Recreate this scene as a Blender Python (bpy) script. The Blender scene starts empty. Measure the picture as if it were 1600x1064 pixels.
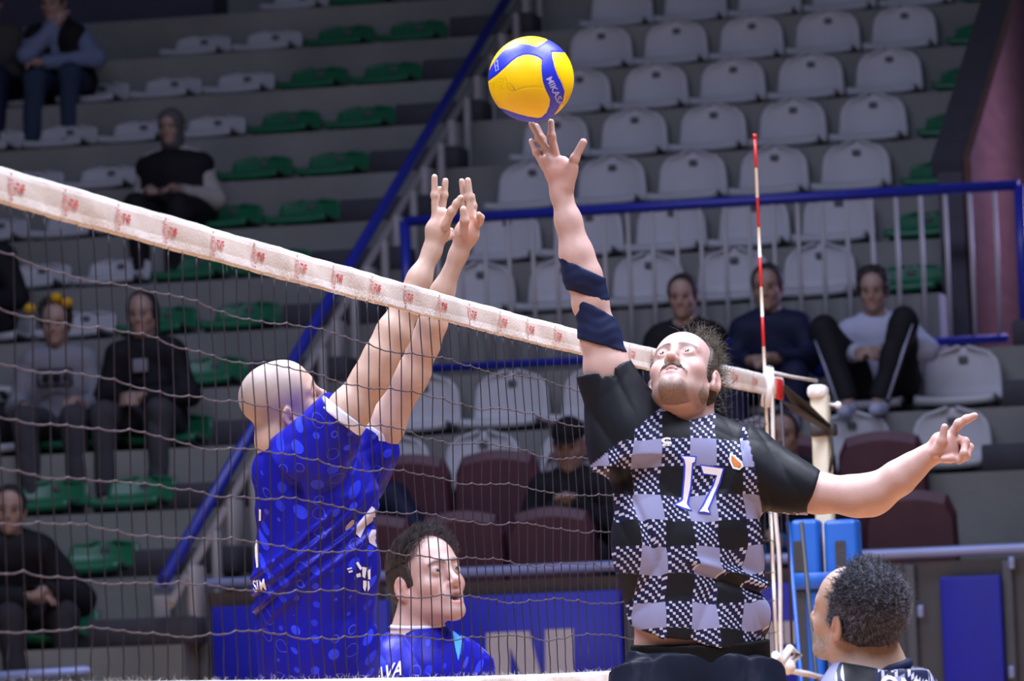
import bpy, bmesh, math, random
import numpy as np
from mathutils import Vector, Matrix
from mathutils.bvhtree import BVHTree

S = bpy.context.scene
COL = S.collection
random.seed(7)
RNG = np.random.RandomState(11)

# ------------------------------------------------------------------ camera
FPX = 8040.0
YAW, PIT, ROL = 0.22692, 0.064855, 0.038964
CAM = np.array([3.0413, -12.4237, 1.46777])
_F = np.array([-math.sin(YAW)*math.cos(PIT), math.cos(YAW)*math.cos(PIT), math.sin(PIT)])
_R0 = np.array([math.cos(YAW), math.sin(YAW), 0.0]); _U0 = np.cross(_R0, _F)
_R = math.cos(ROL)*_R0 - math.sin(ROL)*_U0
_U = math.cos(ROL)*_U0 + math.sin(ROL)*_R0
cd = bpy.data.cameras.new('camera'); cam = bpy.data.objects.new('camera', cd); COL.objects.link(cam)
cam.matrix_world = Matrix([[_R[0], _U[0], -_F[0], CAM[0]], [_R[1], _U[1], -_F[1], CAM[1]],
                           [_R[2], _U[2], -_F[2], CAM[2]], [0, 0, 0, 1]])
cd.sensor_width = 36.0; cd.lens = FPX/1600*36.0
cd.clip_start = 0.5; cd.clip_end = 200
cd.dof.use_dof = True; cd.dof.focus_distance = 12.9; cd.dof.aperture_fstop = 8.0
S.camera = cam

# ------------------------------------------------------------------ light
S.view_settings.view_transform = 'Standard'
S.view_settings.look = 'None'
S.view_settings.exposure = 0.0
S.view_settings.gamma = 1.0
S.view_settings.use_curve_mapping = False
w = bpy.data.worlds.new('hall_air'); S.world = w; w.use_nodes = True
w.node_tree.nodes['Background'].inputs[0].default_value = (0.40, 0.41, 0.52, 1)
w.node_tree.nodes['Background'].inputs[1].default_value = 0.07

def area(name, loc, target, sx, sy, power, color):
    l = bpy.data.lights.new(name, 'AREA'); l.shape = 'RECTANGLE'; l.size = sx; l.size_y = sy
    l.energy = power; l.color = color
    o = bpy.data.objects.new(name, l); COL.objects.link(o); o.location = loc
    d = Vector(target)-Vector(loc); o.rotation_euler = d.to_track_quat('-Z', 'Y').to_euler()
    return o
LC = (0.84, 0.86, 1.0)
for (x, y, p) in ((-3.2, 3.0, 420), (3.2, 2.0, 420), (-3.6, -4.0, 330), (3.6, -3.5, 360)):
    l = area('court_lamp', (x, y, 9.0), (x*.5, y*.4+.3, 0), 2.4, 3.6, p*1.25, LC); l.data.spread = math.radians(120)
area('stand_fill_light', (-2.5, 9.5, 8.8), (-2.5, 13.5, 1), 9.0, 1.2, 330, (0.62, 0.66, 1.0))  # added bluish fill that lifts the seat rows, no fitting of the hall
area('wood_wall_fill_light', (.35, 17.4, 4.35), (-.9, 17.2, 4.2), .5, .9, 65, (0.52, 0.46, 1.0))  # added out of view to give the wooden side wall its violet sheen

# ------------------------------------------------------------------ pixel helpers
def W(px, py, Z):
    return CAM + Z*(_F + (px-800)/FPX*_R - (py-532)/FPX*_U)
def AY(px, py, y):
    D = _F + (px-800)/FPX*_R - (py-532)/FPX*_U
    return CAM + D*(y-CAM[1])/D[1]
def AX(px, py, x):
    D = _F + (px-800)/FPX*_R - (py-532)/FPX*_U
    return CAM + D*(x-CAM[0])/D[0]

# ------------------------------------------------------------------ object helpers
def tag(o, label=None, cat=None, group=None, kind=None):
    if label: o['label'] = label
    if cat: o['category'] = cat
    if group: o['group'] = group
    if kind: o['kind'] = kind
    return o
def empty(name, loc, label=None, cat=None, group=None, rz=0.0):
    o = bpy.data.objects.new(name, None); COL.objects.link(o); o.location = loc; o.rotation_euler = (0, 0, rz)
    o.empty_display_size = 0.1
    return tag(o, label, cat, group)
def link(name, me, mats, parent=None, loc=None):
    o = bpy.data.objects.new(name, me); COL.objects.link(o)
    if not isinstance(mats, (list, tuple)): mats = [mats]
    if not len(me.materials):
        for m in mats: me.materials.append(m)
    if parent is not None: o.parent = parent
    if loc is not None: o.location = loc
    return o
def copy_tree(o, loc=None, rz=None):
    c = o.copy(); COL.objects.link(c)
    if loc is not None: c.location = loc
    if rz is not None: c.rotation_euler = (0, 0, rz)
    for ch in list(o.children):
        d = ch.copy(); COL.objects.link(d); d.parent = c
        for g in list(ch.children):
            e = g.copy(); COL.objects.link(e); e.parent = d
    return c

class MB:
    """collects shapes for one mesh"""
    def __init__(s): s.v = []; s.f = []; s.m = []; s.sm = []
    def add(s, vs, fs, mi=0, smooth=False):
        n = len(s.v); s.v += [tuple(map(float, v)) for v in vs]
        for f in fs: s.f.append(tuple(i+n for i in f)); s.m.append(mi); s.sm.append(smooth)
    def box(s, c, size, mi=0, R=None, taper=1.0):
        hx, hy, hz = [q/2 for q in size]; vs = []
        for z in (-1, 1):
            t = taper if z > 0 else 1.0
            for x, y in ((-1, -1), (1, -1), (1, 1), (-1, 1)): vs.append((x*hx*t, y*hy*t, z*hz))
        vs = np.array(vs)
        if R is not None: vs = vs @ np.array(R).T
        vs = vs+np.array(c)
        s.add(vs, [(3, 2, 1, 0), (4, 5, 6, 7), (0, 1, 5, 4), (1, 2, 6, 5), (2, 3, 7, 6), (3, 0, 4, 7)], mi)
    def rbox(s, c, size, r=0.02, mi=0, n=3, R=None):
        bm = bmesh.new(); bmesh.ops.create_cube(bm, size=1.0)
        for v in bm.verts: v.co = Vector((v.co.x*size[0], v.co.y*size[1], v.co.z*size[2]))
        bmesh.ops.bevel(bm, geom=bm.edges[:], offset=min(r, min(size)*0.49), segments=n, profile=0.5, affect='EDGES')
        bm.verts.ensure_lookup_table(); bm.verts.index_update()
        vs = np.array([v.co[:] for v in bm.verts])
        if R is not None: vs = vs @ np.array(R).T
        s.add(vs+np.array(c), [[v.index for v in f.verts] for f in bm.faces], mi, True); bm.free()
    def tube(s, pts, r, n=8, mi=0, closed=False, caps=True, flat=None):
        P = np.array(pts, float); m = len(P)
        rr = np.full(m, r) if np.isscalar(r) else np.array(r, float)
        if closed: T = np.roll(P, -1, 0)-np.roll(P, 1, 0)
        else: T = np.gradient(P, axis=0)
        T /= np.linalg.norm(T, axis=1)[:, None]+1e-12
        a = np.array([0, 0, 1.0]) if abs(T[0][2]) < .9 else np.array([1.0, 0, 0])
        u = np.cross(T[0], a); u /= np.linalg.norm(u); vs = []
        for i in range(m):
            u = u-T[i]*np.dot(u, T[i]); u /= np.linalg.norm(u); v = np.cross(T[i], u)
            for k in range(n):
                t = 2*math.pi*k/n
                vs.append(P[i]+rr[i]*(math.cos(t)*u+math.sin(t)*v*(flat or 1.0)))
        fs = []
        for i in range(m if closed else m-1):
            j = (i+1) % m
            for k in range(n): fs.append((i*n+k, i*n+(k+1) % n, j*n+(k+1) % n, j*n+k))
        s.add(vs, fs, mi, True)
        if caps and not closed:
            b = len(s.v)-m*n
            s.f.append(tuple(b+k for k in reversed(range(n)))); s.m.append(mi); s.sm.append(False)
            s.f.append(tuple(b+(m-1)*n+k for k in range(n))); s.m.append(mi); s.sm.append(False)
    def prism(s, poly, axis, a, b, mi=0):
        """polygon (2D) extruded along axis 0/1/2 from a to b"""
        n = len(poly); vs = []
        for t in (a, b):
            for p in poly:
                q = [p[0], p[1]]; q.insert(axis, t); vs.append(q)
        fs = [tuple(range(n)), tuple(reversed(range(n, 2*n)))]
        for i in range(n): fs.append((i, i+n, (i+1) % n+n, (i+1) % n))
        s.add(vs, fs, mi)
    def ball(s, c, r, mi=0, seg=16, ring=10):
        r = np.array([r]*3 if np.isscalar(r) else r); vs = []
        for i in range(ring+1):
            th = math.pi*i/ring
            for k in range(seg):
                ph = 2*math.pi*k/seg
                vs.append(np.array(c)+r*np.array([math.sin(th)*math.cos(ph), math.sin(th)*math.sin(ph), math.cos(th)]))
        fs = []
        for i in range(ring):
            for k in range(seg): fs.append((i*seg+k, (i+1)*seg+k, (i+1)*seg+(k+1) % seg, i*seg+(k+1) % seg))
        s.add(vs, fs, mi, True)
    def mesh(s, name):
        me = bpy.data.meshes.new(name); me.from_pydata(s.v, [], s.f)
        me.polygons.foreach_set('material_index', s.m); me.polygons.foreach_set('use_smooth', s.sm)
        me.validate(); me.update()
        bm = bmesh.new(); bm.from_mesh(me); bmesh.ops.remove_doubles(bm, verts=bm.verts[:], dist=1e-6)
        bmesh.ops.recalc_face_normals(bm, faces=bm.faces[:]); bm.to_mesh(me); bm.free()
        return me
    def build(s, name, mats, parent=None, origin=None):
        if origin is not None: s.v = [tuple(np.array(v)-np.array(origin)) for v in s.v]
        return link(name, s.mesh(name), mats, parent, origin)

# ------------------------------------------------------------------ materials
def nodes_of(name):
    m = bpy.data.materials.new(name); m.use_nodes = True; return m, m.node_tree, m.node_tree.nodes['Principled BSDF']
def mat(name, col, rough=0.6, metal=0.0, var=0.12, scale=6.0, bump=0.0, bscale=60.0, spec=0.5, coat=0.0, attr=None, sss=0.0):
    m, nt, b = nodes_of(name); N = nt.nodes; L = nt.links
    tc = N.new('ShaderNodeTexCoord'); nz = N.new('ShaderNodeTexNoise'); nz.inputs['Scale'].default_value = scale
    nz.inputs['Detail'].default_value = 4; L.new(tc.outputs['Object'], nz.inputs['Vector'])
    mr = N.new('ShaderNodeMapRange'); mr.inputs[1].default_value = .3; mr.inputs[2].default_value = .7
    mr.inputs[3].default_value = 1-var; mr.inputs[4].default_value = 1+var*.6
    L.new(nz.outputs[0], mr.inputs[0])
    mx = N.new('ShaderNodeVectorMath'); mx.operation = 'SCALE'
    if attr:
        at = N.new('ShaderNodeAttribute'); at.attribute_name = attr; L.new(at.outputs['Color'], mx.inputs[0])
    else: mx.inputs[0].default_value = col[:3]
    L.new(mr.outputs[0], mx.inputs['Scale']); L.new(mx.outputs[0], b.inputs['Base Color'])
    b.inputs['Roughness'].default_value = rough; b.inputs['Metallic'].default_value = metal
    b.inputs['Specular IOR Level'].default_value = spec
    b.inputs['Coat Weight'].default_value = coat
    if sss:
        b.inputs['Subsurface Weight'].default_value = sss; b.inputs['Subsurface Radius'].default_value = (1, .35, .2)
        b.inputs['Subsurface Scale'].default_value = .008
    if bump:
        n2 = N.new('ShaderNodeTexNoise'); n2.inputs['Scale'].default_value = bscale; n2.inputs['Detail'].default_value = 5
        L.new(tc.outputs['Object'], n2.inputs['Vector'])
        bp = N.new('ShaderNodeBump'); bp.inputs['Strength'].default_value = bump; bp.inputs['Distance'].default_value = .01
        L.new(n2.outputs[0], bp.inputs['Height']); L.new(bp.outputs[0], b.inputs['Normal'])
    return m

M = {}
M['concrete'] = mat('grey_painted_concrete', (.232, .240, .228), .85, var=.22, scale=1.6, bump=.25, bscale=30)
M['step'] = mat('dark_rubber_step', (.05, .052, .07), .8, bump=.2)
M['white_seat'] = mat('white_plastic', (.51, .515, .54), .5, var=.10, scale=3)
M['green_seat'] = mat('green_plastic', (.012, .15, .065), .35, var=.15, scale=5)
M['label'] = mat('dark_number_plate', (.10, .10, .11), .6)
M['bracket'] = mat('dark_steel', (.05, .05, .06), .5, .6)
M['blue_rail'] = mat('blue_enamel', (.018, .03, .36), .35, var=.06)
M['cream_rail'] = mat('cream_enamel', (.46, .45, .46), .5, var=.1)
M['pale_rail'] = mat('pale_blue_steel', (.42, .50, .85), .35, .2, var=.05)
M['grey_frame'] = mat('grey_steel_panel', (.13, .135, .15), .5, .2)
M['maroon'] = mat('maroon_vinyl', (.075, .018, .032), .5, var=.2, bump=.15)
M['navywall'] = mat('dark_plaster', (.06, .06, .10), .85, var=.15, scale=2)
M['wood'] = None
M['dark_cap'] = mat('dark_parapet_paint', (.05, .05, .065), .7)
M['board_blue'] = mat('blue_board', (.018, .022, .50), .45, var=.08)
M['board_white'] = mat('white_board_print', (.62, .58, .62), .5, var=.05)
M['court'] = mat('court_floor', (.56, .30, .15), .35, var=.1)
M['tape'] = mat('white_canvas_tape', (.78, .76, .76), .8, var=.08, scale=20, bump=.3, bscale=150)
M['tape_mid'] = mat('cream_printed_tape', (.60, .53, .49), .8, var=.06, scale=20, bump=.2, bscale=150)
M['tape_print'] = mat('red_print', (.52, .05, .05), .8, var=.1)
M['cord'] = mat('dark_net_cord', (.018, .014, .03), .6, var=.4, scale=40)
M['cord_light'] = mat('worn_net_cord', (.065, .055, .085), .6, var=.6, scale=60)
M['red'] = mat('antenna_red', (.55, .02, .02), .35)
M['antwhite'] = mat('antenna_white', (.80, .76, .66), .35)
M['post'] = mat('cream_wood_post', (.62, .58, .46), .5, var=.12)
M['plastic_w'] = mat('white_plastic_cap', (.8, .8, .82), .4)
M['black'] = mat('black_webbing', (.03, .03, .035), .7, bump=.2)
M['pad'] = mat('blue_vinyl_pad', (.012, .10, .46), .4, var=.06)
M['skin'] = mat('skin', (.6, .4, .35), .48, var=.06, scale=25, bump=.06, bscale=220, attr='tint', sss=.12)
M['ball_y'] = mat('yellow_ball_leather', (.92, .62, .0), .42, var=.03, scale=8, bump=.12, bscale=450)
M['ball_b'] = mat('blue_ball_leather', (.015, .03, .62), .40, var=.04, bump=.12, bscale=450)
M['ball_t'] = mat('pale_ball_print', (.40, .40, .80), .5)
M['ball_i'] = mat('grey_ball_ink', (.42, .30, .02), .6)
def wood():
    m, nt, b = nodes_of('varnished_wood_wall'); N = nt.nodes; L = nt.links
    tc = N.new('ShaderNodeTexCoord'); mp = N.new('ShaderNodeMapping'); mp.inputs['Scale'].default_value = (1, .6, 6)
    wv = N.new('ShaderNodeTexNoise'); wv.inputs['Scale'].default_value = 3; wv.inputs['Detail'].default_value = 6
    cr = N.new('ShaderNodeValToRGB'); cr.color_ramp.elements[0].color = (.09, .042, .036, 1); cr.color_ramp.elements[1].color = (.18, .09, .075, 1)
    L.new(tc.outputs['Object'], mp.inputs[0]); L.new(mp.outputs[0], wv.inputs['Vector']); L.new(wv.outputs[0], cr.inputs[0])
    L.new(cr.outputs[0], b.inputs['Base Color']); b.inputs['Roughness'].default_value = .25; b.inputs['Coat Weight'].default_value = .6
    return m
M['wood'] = wood()
# ------------------------------------------------------------------ signed-distance modelling of bodies and clothes
def nrm(v): v = np.array(v, float); return v/(np.linalg.norm(v)+1e-12)
def cap(a, b, ra, rb=None, k=.02, n=None, q=1.0, op='+'):
    a = np.array(a, float); b = np.array(b, float); rb = ra if rb is None else rb
    c = (a+b)/2; R = np.linalg.norm(a-b)/2+max(ra, rb)
    return dict(t='cap', a=a, b=b, ra=ra, rb=rb, k=k, n=None if n is None else nrm(n), q=q, op=op, c=c, R=R)
def cone(a, b, ra, rb, k=.01, n=None, q=1.0, op='+'):
    d = cap(a, b, ra, rb, k, n, q, op); d['t'] = 'cone'; d['R'] *= 1.45; return d
def ell(c, r, A=None, k=.02, op='+'):
    return dict(t='ell', c=np.array(c, float), r=np.array(r, float), A=np.eye(3) if A is None else np.array(A), k=k, op=op, R=max(r))
def pdist(p, P):
    if p['t'] == 'ell':
        q = (P-p['c']) @ p['A']; a = q/p['r']; b = a/p['r']
        k0 = np.sqrt((a*a).sum(1)); k1 = np.sqrt((b*b).sum(1))+1e-9
        return k0*(k0-1)/k1
    a, b = p['a'], p['b']; ba = b-a; L2 = ba@ba+1e-12; d = P-a
    if p['n'] is not None:
        n = p['n']; s = 1/p['q']-1; d = d+s*(d@n)[:, None]*n
    t = d@ba/L2; tc = np.clip(t, 0, 1)
    if p['t'] == 'cap':
        r = p['ra']+(p['rb']-p['ra'])*tc
        out = np.sqrt(((d-tc[:, None]*ba)**2).sum(1))-r
    else:
        r = p['ra']+(p['rb']-p['ra'])*np.clip(t, -.3, 1.3); L = math.sqrt(L2)
        rad = np.sqrt(np.maximum(((d-t[:, None]*ba)**2).sum(1), 0))-r
        out = np.maximum(rad, np.maximum(-t*L, (t-1)*L))
    return out*(p['q']**.5 if p['n'] is not None else 1.0)
def sdf(prims, P):
    d = np.full(len(P), 9.0)
    for p in prims:
        bd = np.sqrt(((P-p['c'])**2).sum(1))-p['R']/(1 if p.get('q', 1) <= 1 else 1/p['q'])
        k = p['k']
        if p['op'] == '+': m = bd < d+k
        else: m = bd < k+.02
        if not m.any(): continue
        x = pdist(p, P[m]); y = d[m]
        if p['op'] == '+':
            h = np.maximum(k-np.abs(x-y), 0)/k; d[m] = np.minimum(x, y)-h*h*k*.25
        else:
            x = -x; h = np.maximum(k-np.abs(x-y), 0)/k; d[m] = np.maximum(x, y)+h*h*k*.25
    return d
_OFF = np.array([[i, j, k] for i in (0, 1) for j in (0, 1) for k in (0, 1)])
def polygonize(f, lo, hi, h, levels=3, margin=.012):
    lo = np.array(lo, float); hi = np.array(hi, float); H = h*2**levels
    n = np.ceil((hi-lo)/H).astype(int)+1
    ijk = np.stack(np.meshgrid(*[np.arange(a) for a in n], indexing='ij'), -1).reshape(-1, 3)
    cur = H
    for lv in range(levels+1):
        c = lo+(ijk+.5)*cur; d = f(c)
        ijk = ijk[np.abs(d) < cur*.95+margin]
        if lv < levels:
            ijk = (ijk[:, None, :]*2+_OFF[None]).reshape(-1, 3); cur /= 2
    BASE = 1 << 20
    def key(a): return (a[..., 0].astype(np.int64)*BASE+a[..., 1])*BASE+a[..., 2]
    corners = ijk[:, None, :]+_OFF[None]; kk = key(corners)
    uk, inv = np.unique(kk.ravel(), return_inverse=True); inv = inv.reshape(kk.shape)
    up = np.stack([uk//(BASE*BASE), (uk//BASE) % BASE, uk % BASE], -1)
    val = f(lo+up*h); cv = val[inv]
    s = cv < 0; act = s.any(1) & ~s.all(1)
    ijk = ijk[act]; cv = cv[act]; s = s[act]
    o = np.argsort(key(ijk)); ijk = ijk[o]; cv = cv[o]; s = s[o]; ck = key(ijk)
    acc = np.zeros((len(ijk), 3)); cnt = np.zeros(len(ijk))
    for a in range(8):
        for ax in range(3):
            if _OFF[a][ax]: continue
            bidx = a+(4, 2, 1)[ax]; m = s[:, a] != s[:, bidx]
            t = cv[m, a]/(cv[m, a]-cv[m, bidx]+1e-20)
            p = np.repeat(_OFF[a][None].astype(float), m.sum(), 0); p[:, ax] += t
            acc[m] += p; cnt[m] += 1
    V = lo+(ijk+acc/cnt[:, None])*h
    F = []
    for ax, (u, v) in enumerate(((1, 2), (2, 0), (0, 1))):
        a = 0; b = (4, 2, 1)[ax]; m = np.where(s[:, 0] != s[:, b])[0]
        eu = np.zeros(3, int); eu[u] = 1; ev = np.zeros(3, int); ev[v] = 1; base = ijk[m]
        q = []; ok = np.ones(len(m), bool)
        for dlt in (np.zeros(3, int), eu, eu+ev, ev):
            kq = key(base-dlt); ix = np.clip(np.searchsorted(ck, kq), 0, len(ck)-1); ok &= ck[ix] == kq; q.append(ix)
        q = np.stack(q, 1); flip = s[m, 0]
        q[~flip] = q[~flip][:, ::-1]; F.append(q[ok])
    return V, np.concatenate(F)
def fast_mesh(name, V, F, attrs=None, uv=None):
    me = bpy.data.meshes.new(name); me.vertices.add(len(V)); me.vertices.foreach_set('co', V.astype(np.float32).ravel())
    me.loops.add(F.size); me.loops.foreach_set('vertex_index', F.ravel().astype(np.int32))
    me.polygons.add(len(F)); me.polygons.foreach_set('loop_start', np.arange(0, F.size, 4, dtype=np.int32))
    me.polygons.foreach_set('loop_total', np.full(len(F), 4, dtype=np.int32))
    me.polygons.foreach_set('use_smooth', np.ones(len(F), bool))
    me.update(calc_edges=True)
    for k, A in (attrs or {}).items():
        if A.ndim == 2:
            at = me.color_attributes.new(k, 'FLOAT_COLOR', 'POINT')
            at.data.foreach_set('color', np.concatenate([A, np.ones((len(A), 1))], 1).astype(np.float32).ravel())
        else:
            at = me.attributes.new(k, 'FLOAT', 'POINT'); at.data.foreach_set('value', A.astype(np.float32))
    if uv is not None:
        u = me.uv_layers.new(name='UVMap'); u.data.foreach_set('uv', uv[F.ravel()].astype(np.float32).ravel())
    return me
def relax(V, F, n=1, a=.5):
    I = np.concatenate([F[:, i] for i in range(4)]*2); J = np.concatenate([F[:, (i+1) % 4] for i in range(4)]+[F[:, (i-1) % 4] for i in range(4)])
    c = np.maximum(np.bincount(I, minlength=len(V)), 1)
    for _ in range(n):
        acc = np.stack([np.bincount(I, V[J, k], len(V)) for k in range(3)], 1)
        V = V*(1-a)+a*acc/c[:, None]
    return V
def bbox(prims, pad=.05):
    A = [p for p in prims if p['op'] == '+']
    lo = np.min([p['c']-p['R'] for p in A], 0)-pad; hi = np.max([p['c']+p['R'] for p in A], 0)+pad
    return lo, hi
def solid(name, prims, h, mats, parent, origin, disp=None, cut=None, color=None, uvf=None, attrf=None, nrelax=1):
    lo, hi = bbox(prims)
    def f(P):
        d = sdf(prims, P)
        if cut is not None:
            for (c, n) in cut: d = np.maximum(d, (P-c)@n)
        if disp is not None: d = d+disp(P)
        return d
    V, F = polygonize(f, lo, hi, h)
    if nrelax: V = relax(V, F, nrelax)
    at = {}
    if color is not None: at['tint'] = color(V)
    if attrf is not None: at.update(attrf(V))
    uv = uvf(V) if uvf is not None else None
    me = fast_mesh(name, V-np.array(origin), F, at, uv)
    return link(name, me, mats, parent)
def wave(P, dirs):
    out = 0
    for (d, f, a, w, g) in dirs:   # main direction, freq, amp, warp dir, warp freq
        x = P@np.array(d)*f+1.6*np.sin(P@np.array(w)*g)+.8*np.sin(P@np.array(w)[[2, 0, 1]]*g*1.7+1)
        out = out+a*(1-2*np.abs(np.sin(x*.5))**.7)
    return out

# head in a local frame: x = the person's left, y = forward, z = up; A has these axes as columns
def head_frame(r, u, t, ur, uu, ut):
    """forward and up given as (image right, up, towards camera)"""
    B = np.stack([_R, _U, -_F], 1)
    f = nrm(B@np.array([r, u, t])); up = B@np.array([ur, uu, ut]); up = nrm(up-f*(up@f))
    return np.stack([np.cross(up, f), f, up], 1)
def head_prims(c, A, s=1.0, nose=1.0, jaw=1.0, mouth_open=0.0, detail=True):
    c = np.array(c)
    T = lambda p: c+A@(np.array(p)*s)
    def E(p, r, k=.02, op='+', rot=None):
        return ell(T(p), np.array(r)*s, A if rot is None else A@rot, k*s, op)
    def Cp(a, b, ra, rb=None, k=.02, op='+'):
        return cap(T(a), T(b), ra*s, (ra if rb is None else rb)*s, k*s, op=op)
    P = [E((0, -.018, .030), (.076, .098, .086)), E((0, .028, .030), (.062, .060, .068), .03),
         E((0, .022, -.042), (.058, .058, .074), .03),
         Cp((.046*jaw, -.002, -.066), (.012, .070, -.104), .022, .018, .035), Cp((-.046*jaw, -.002, -.066), (-.012, .070, -.104), .022, .018, .035),
         E((0, .076, -.108), (.019, .016, .015), .02)]
    for q in (-1, 1):
        P += [E((q*.042, .052, -.032), (.024, .024, .022), .025), Cp((q*.010, .086, .022), (q*.046, .070, .020), .0075, .006, .02)]
    if detail:
        for q in (-1, 1):
            P += [E((q*.032, .096, .001), (.019, .013, .0125), .016, '-'),
                  E((q*.032, .0735, .0005), (.0175, .0162, .0148), .004), E((q*.0325, .0925, -.0008), (.0130, .0085, .0046), .002, '-')]
    P += [Cp((0, .084, .010), (0, .106*nose, -.030), .0075, .0095, .018), E((0, .108*nose, -.036), (.0115, .0115, .0105), .010)]
    for q in (-1, 1):
        P.append(E((q*.0125, .099*nose, -.040), (.0075, .010, .0075), .006))
        if detail: P.append(E((q*.0065, .104*nose, -.050), (.0038, .006, .006), .003, '-'))
    P.append(E((0, .080, -.066), (.030, .016, .024), .02))
    mo = mouth_open
    P += [Cp((-.018, .086, -.067), (0, .0945, -.0640), .0042, .0058, .008), Cp((.018, .086, -.067), (0, .0945, -.0640), .0042, .0058, .008),
          Cp((-.016, .085, -.074-mo*.010), (0, .0925, -.0765-mo*.014), .0045, .0068, .008), Cp((.016, .085, -.074-mo*.010), (0, .0925, -.0765-mo*.014), .0045, .0068, .008)]
    if detail:
        P.append(E((0, .098, -.0700-mo*.006), (.019, .007+mo*.009, .0009+mo*.0072), .003, '-'))
    for q in (-1, 1):
        ca, sa = math.cos(q*.35), math.sin(q*.35)
        rot = np.array([[ca, -sa, 0], [sa, ca, 0], [0, 0, 1]])
        ct, st = math.cos(-.2), math.sin(-.2)
        rot = rot@np.array([[1, 0, 0], [0, ct, -st], [0, st, ct]])
        P += [E((q*.0835, -.014, -.013), (.0078, .019, .032), .005, rot=rot), E((q*.079, -.006, -.038), (.007, .010, .013), .008, rot=rot)]
        if detail:
            P += [E((q*.0900, -.010, -.010), (.0065, .0115, .021), .003, '-', rot=rot), E((q*.0845, -.004, -.012), (.0045, .004, .010), .003, rot=rot)]
    return P
def loc_head(V, c, A, s): return ((V-np.array(c))@A)/s
def sm(x, a, b):
    t = np.clip((x-a)/(b-a), 0, 1); return t*t*(3-2*t)
def inflated(L, a):
    o = []
    for p in L:
        p = dict(p)
        if p['t'] == 'ell': p['r'] = p['r']+a
        else: p['ra'] = p['ra']+a; p['rb'] = p['rb']+a
        p['R'] = p['R']+a*1.5; p['k'] = .006; o.append(p)
    return o
def blob(q, c, r):
    return np.exp(-(((q-np.array(c))/np.array(r))**2).sum(1))
def skin_color(V, base, heads, palms=(), beard=None, brow=(.05, .035, .03), stubble=0.0, scalp=0.0, mo=0.0):
    C = np.repeat(np.array(base, float)[None], len(V), 0)
    n = .5+.5*np.sin(V@np.array([31., 17, 23])+2*np.sin(V@np.array([11., 29, 13])))
    C *= (1-.05*n)[:, None]
    def mix(w, col):
        nonlocal C
        C = C*(1-w[:, None])+np.array(col)[None]*w[:, None]
    for (c, A, s) in heads:
        q = loc_head(V, c, A, s); near = (np.linalg.norm(q, axis=1) < .17)
        ax = q.copy(); ax[:, 0] = np.abs(ax[:, 0])
        mix(near*.35*blob(ax, (.040, .06, -.035), (.022, .03, .02)), np.array(base)*[1.12, .78, .75])
        mix(near*.5*blob(ax, (.080, -.01, -.015), (.016, .026, .035)), np.array(base)*[1.1, .66, .62])
        mix(near*.35*blob(q, (0, .112, -.038), (.012, .02, .014)), np.array(base)*[1.1, .72, .68])
        lip = near*np.clip(1.3*(blob(ax, (.006, .098, -.0635), (.013, .02, .0042))+blob(ax, (.006, .096, -.0775-mo*.013), (.012, .02, .0052))), 0, .85)
        mix(lip, (.50, .20, .19))
        mix(near*np.clip(1.4*blob(ax, (0, .09, -.0700-mo*.006), (.017, .02, .0016+mo*.006)), 0, .9), (.12, .035, .035))
        bz = .024-.5*(ax[:, 0]-.03)**2*30
        wv = (ax[:, 0] > .010) & (ax[:, 0] < .052) & (q[:, 1] > .045)
        mix(near*wv*.9*np.exp(-((q[:, 2]-bz)/.0042)**2), brow)
        mix(near*.6*blob(ax, (.032, .085, .0065), (.018, .015, .0028)), np.array(brow))
        if beard is not None:
            m1 = 1.1*np.exp(-((q[:, 2]+.0560+ax[:, 0]*.25)/.0068)**2)*(ax[:, 0] < .036)*(q[:, 1] > .055)
            gz = sm(-q[:, 2], .088, .098)*(ax[:, 0] < .040)*(q[:, 1] > .02)*sm(.042-ax[:, 0], 0, .012)
            ch = (q[:, 1] > -.03)*sm(-q[:, 2], .045, .085)*.5*sm(ax[:, 0], .03, .045)
            sb = (ax[:, 0] > .055)*(q[:, 1] < .03)*(q[:, 1] > -.02)*sm(-q[:, 2], -.02, .02)*.45
            rn = .70+.30*np.random.RandomState(1).rand(len(V))
            mix(near*np.clip(m1*.9+gz*.85+ch+sb, 0, .92)*rn, beard)
        if stubble:
            w2 = near*stubble*sm(-q[:, 2], .038, .07)*(q[:, 1] > -.02)*(1-np.clip(lip*2, 0, 1))
            mix(w2, (.26, .23, .23))
        if scalp:
            w2 = near*scalp*sm(q[:, 2]+.35*(-q[:, 1]), -.01, .02)*(1-sm(q[:, 1], .045, .075))*(1-blob(ax, (.080, -.01, -.015), (.02, .03, .04)))
            mix(w2, (.36, .31, .30))
    for (c, r) in palms:
        d = np.linalg.norm(V-np.array(c), axis=1); mix(.45*np.exp(-(d/r)**2), np.array(base)*[1.08, .66, .6])
    return np.clip(C, 0, 1)
def eyes(parent, origin, c, A, s, look=(0, 1, .2), iris='iris_brown'):
    T = lambda p: np.array(c)+A@(np.array(p)*s)
    lk = nrm(A@np.array(look, float))
    for q in (-1, 1):
        b = MB(); cc = T((q*.032, .0752, 0)); b.ball(cc, .0128*s, 0, 20, 14)
        o = b.build('eyeball', [MS['eye_white'], MS[iris], MS['pupil']], parent, None)
        me = o.data
        for p in me.polygons:
            d = nrm(np.array(p.center)-cc)@lk
            if d > .95: p.material_index = 2
            elif d > .80: p.material_index = 1
        for v in me.vertices: v.co = Vector(np.array(v.co)-np.array(origin))
def finger(P, pts, r0, r1, k=.006):
    n = len(pts)-1
    for i in range(n):
        a = r0+(r1-r0)*i/n; b = r0+(r1-r0)*(i+1)/n
        P.append(cap(pts[i], pts[i+1], a, b, k))
        if i: P.append(ell(pts[i], (a*1.03,)*3, None, .006))
MS = {}
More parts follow.
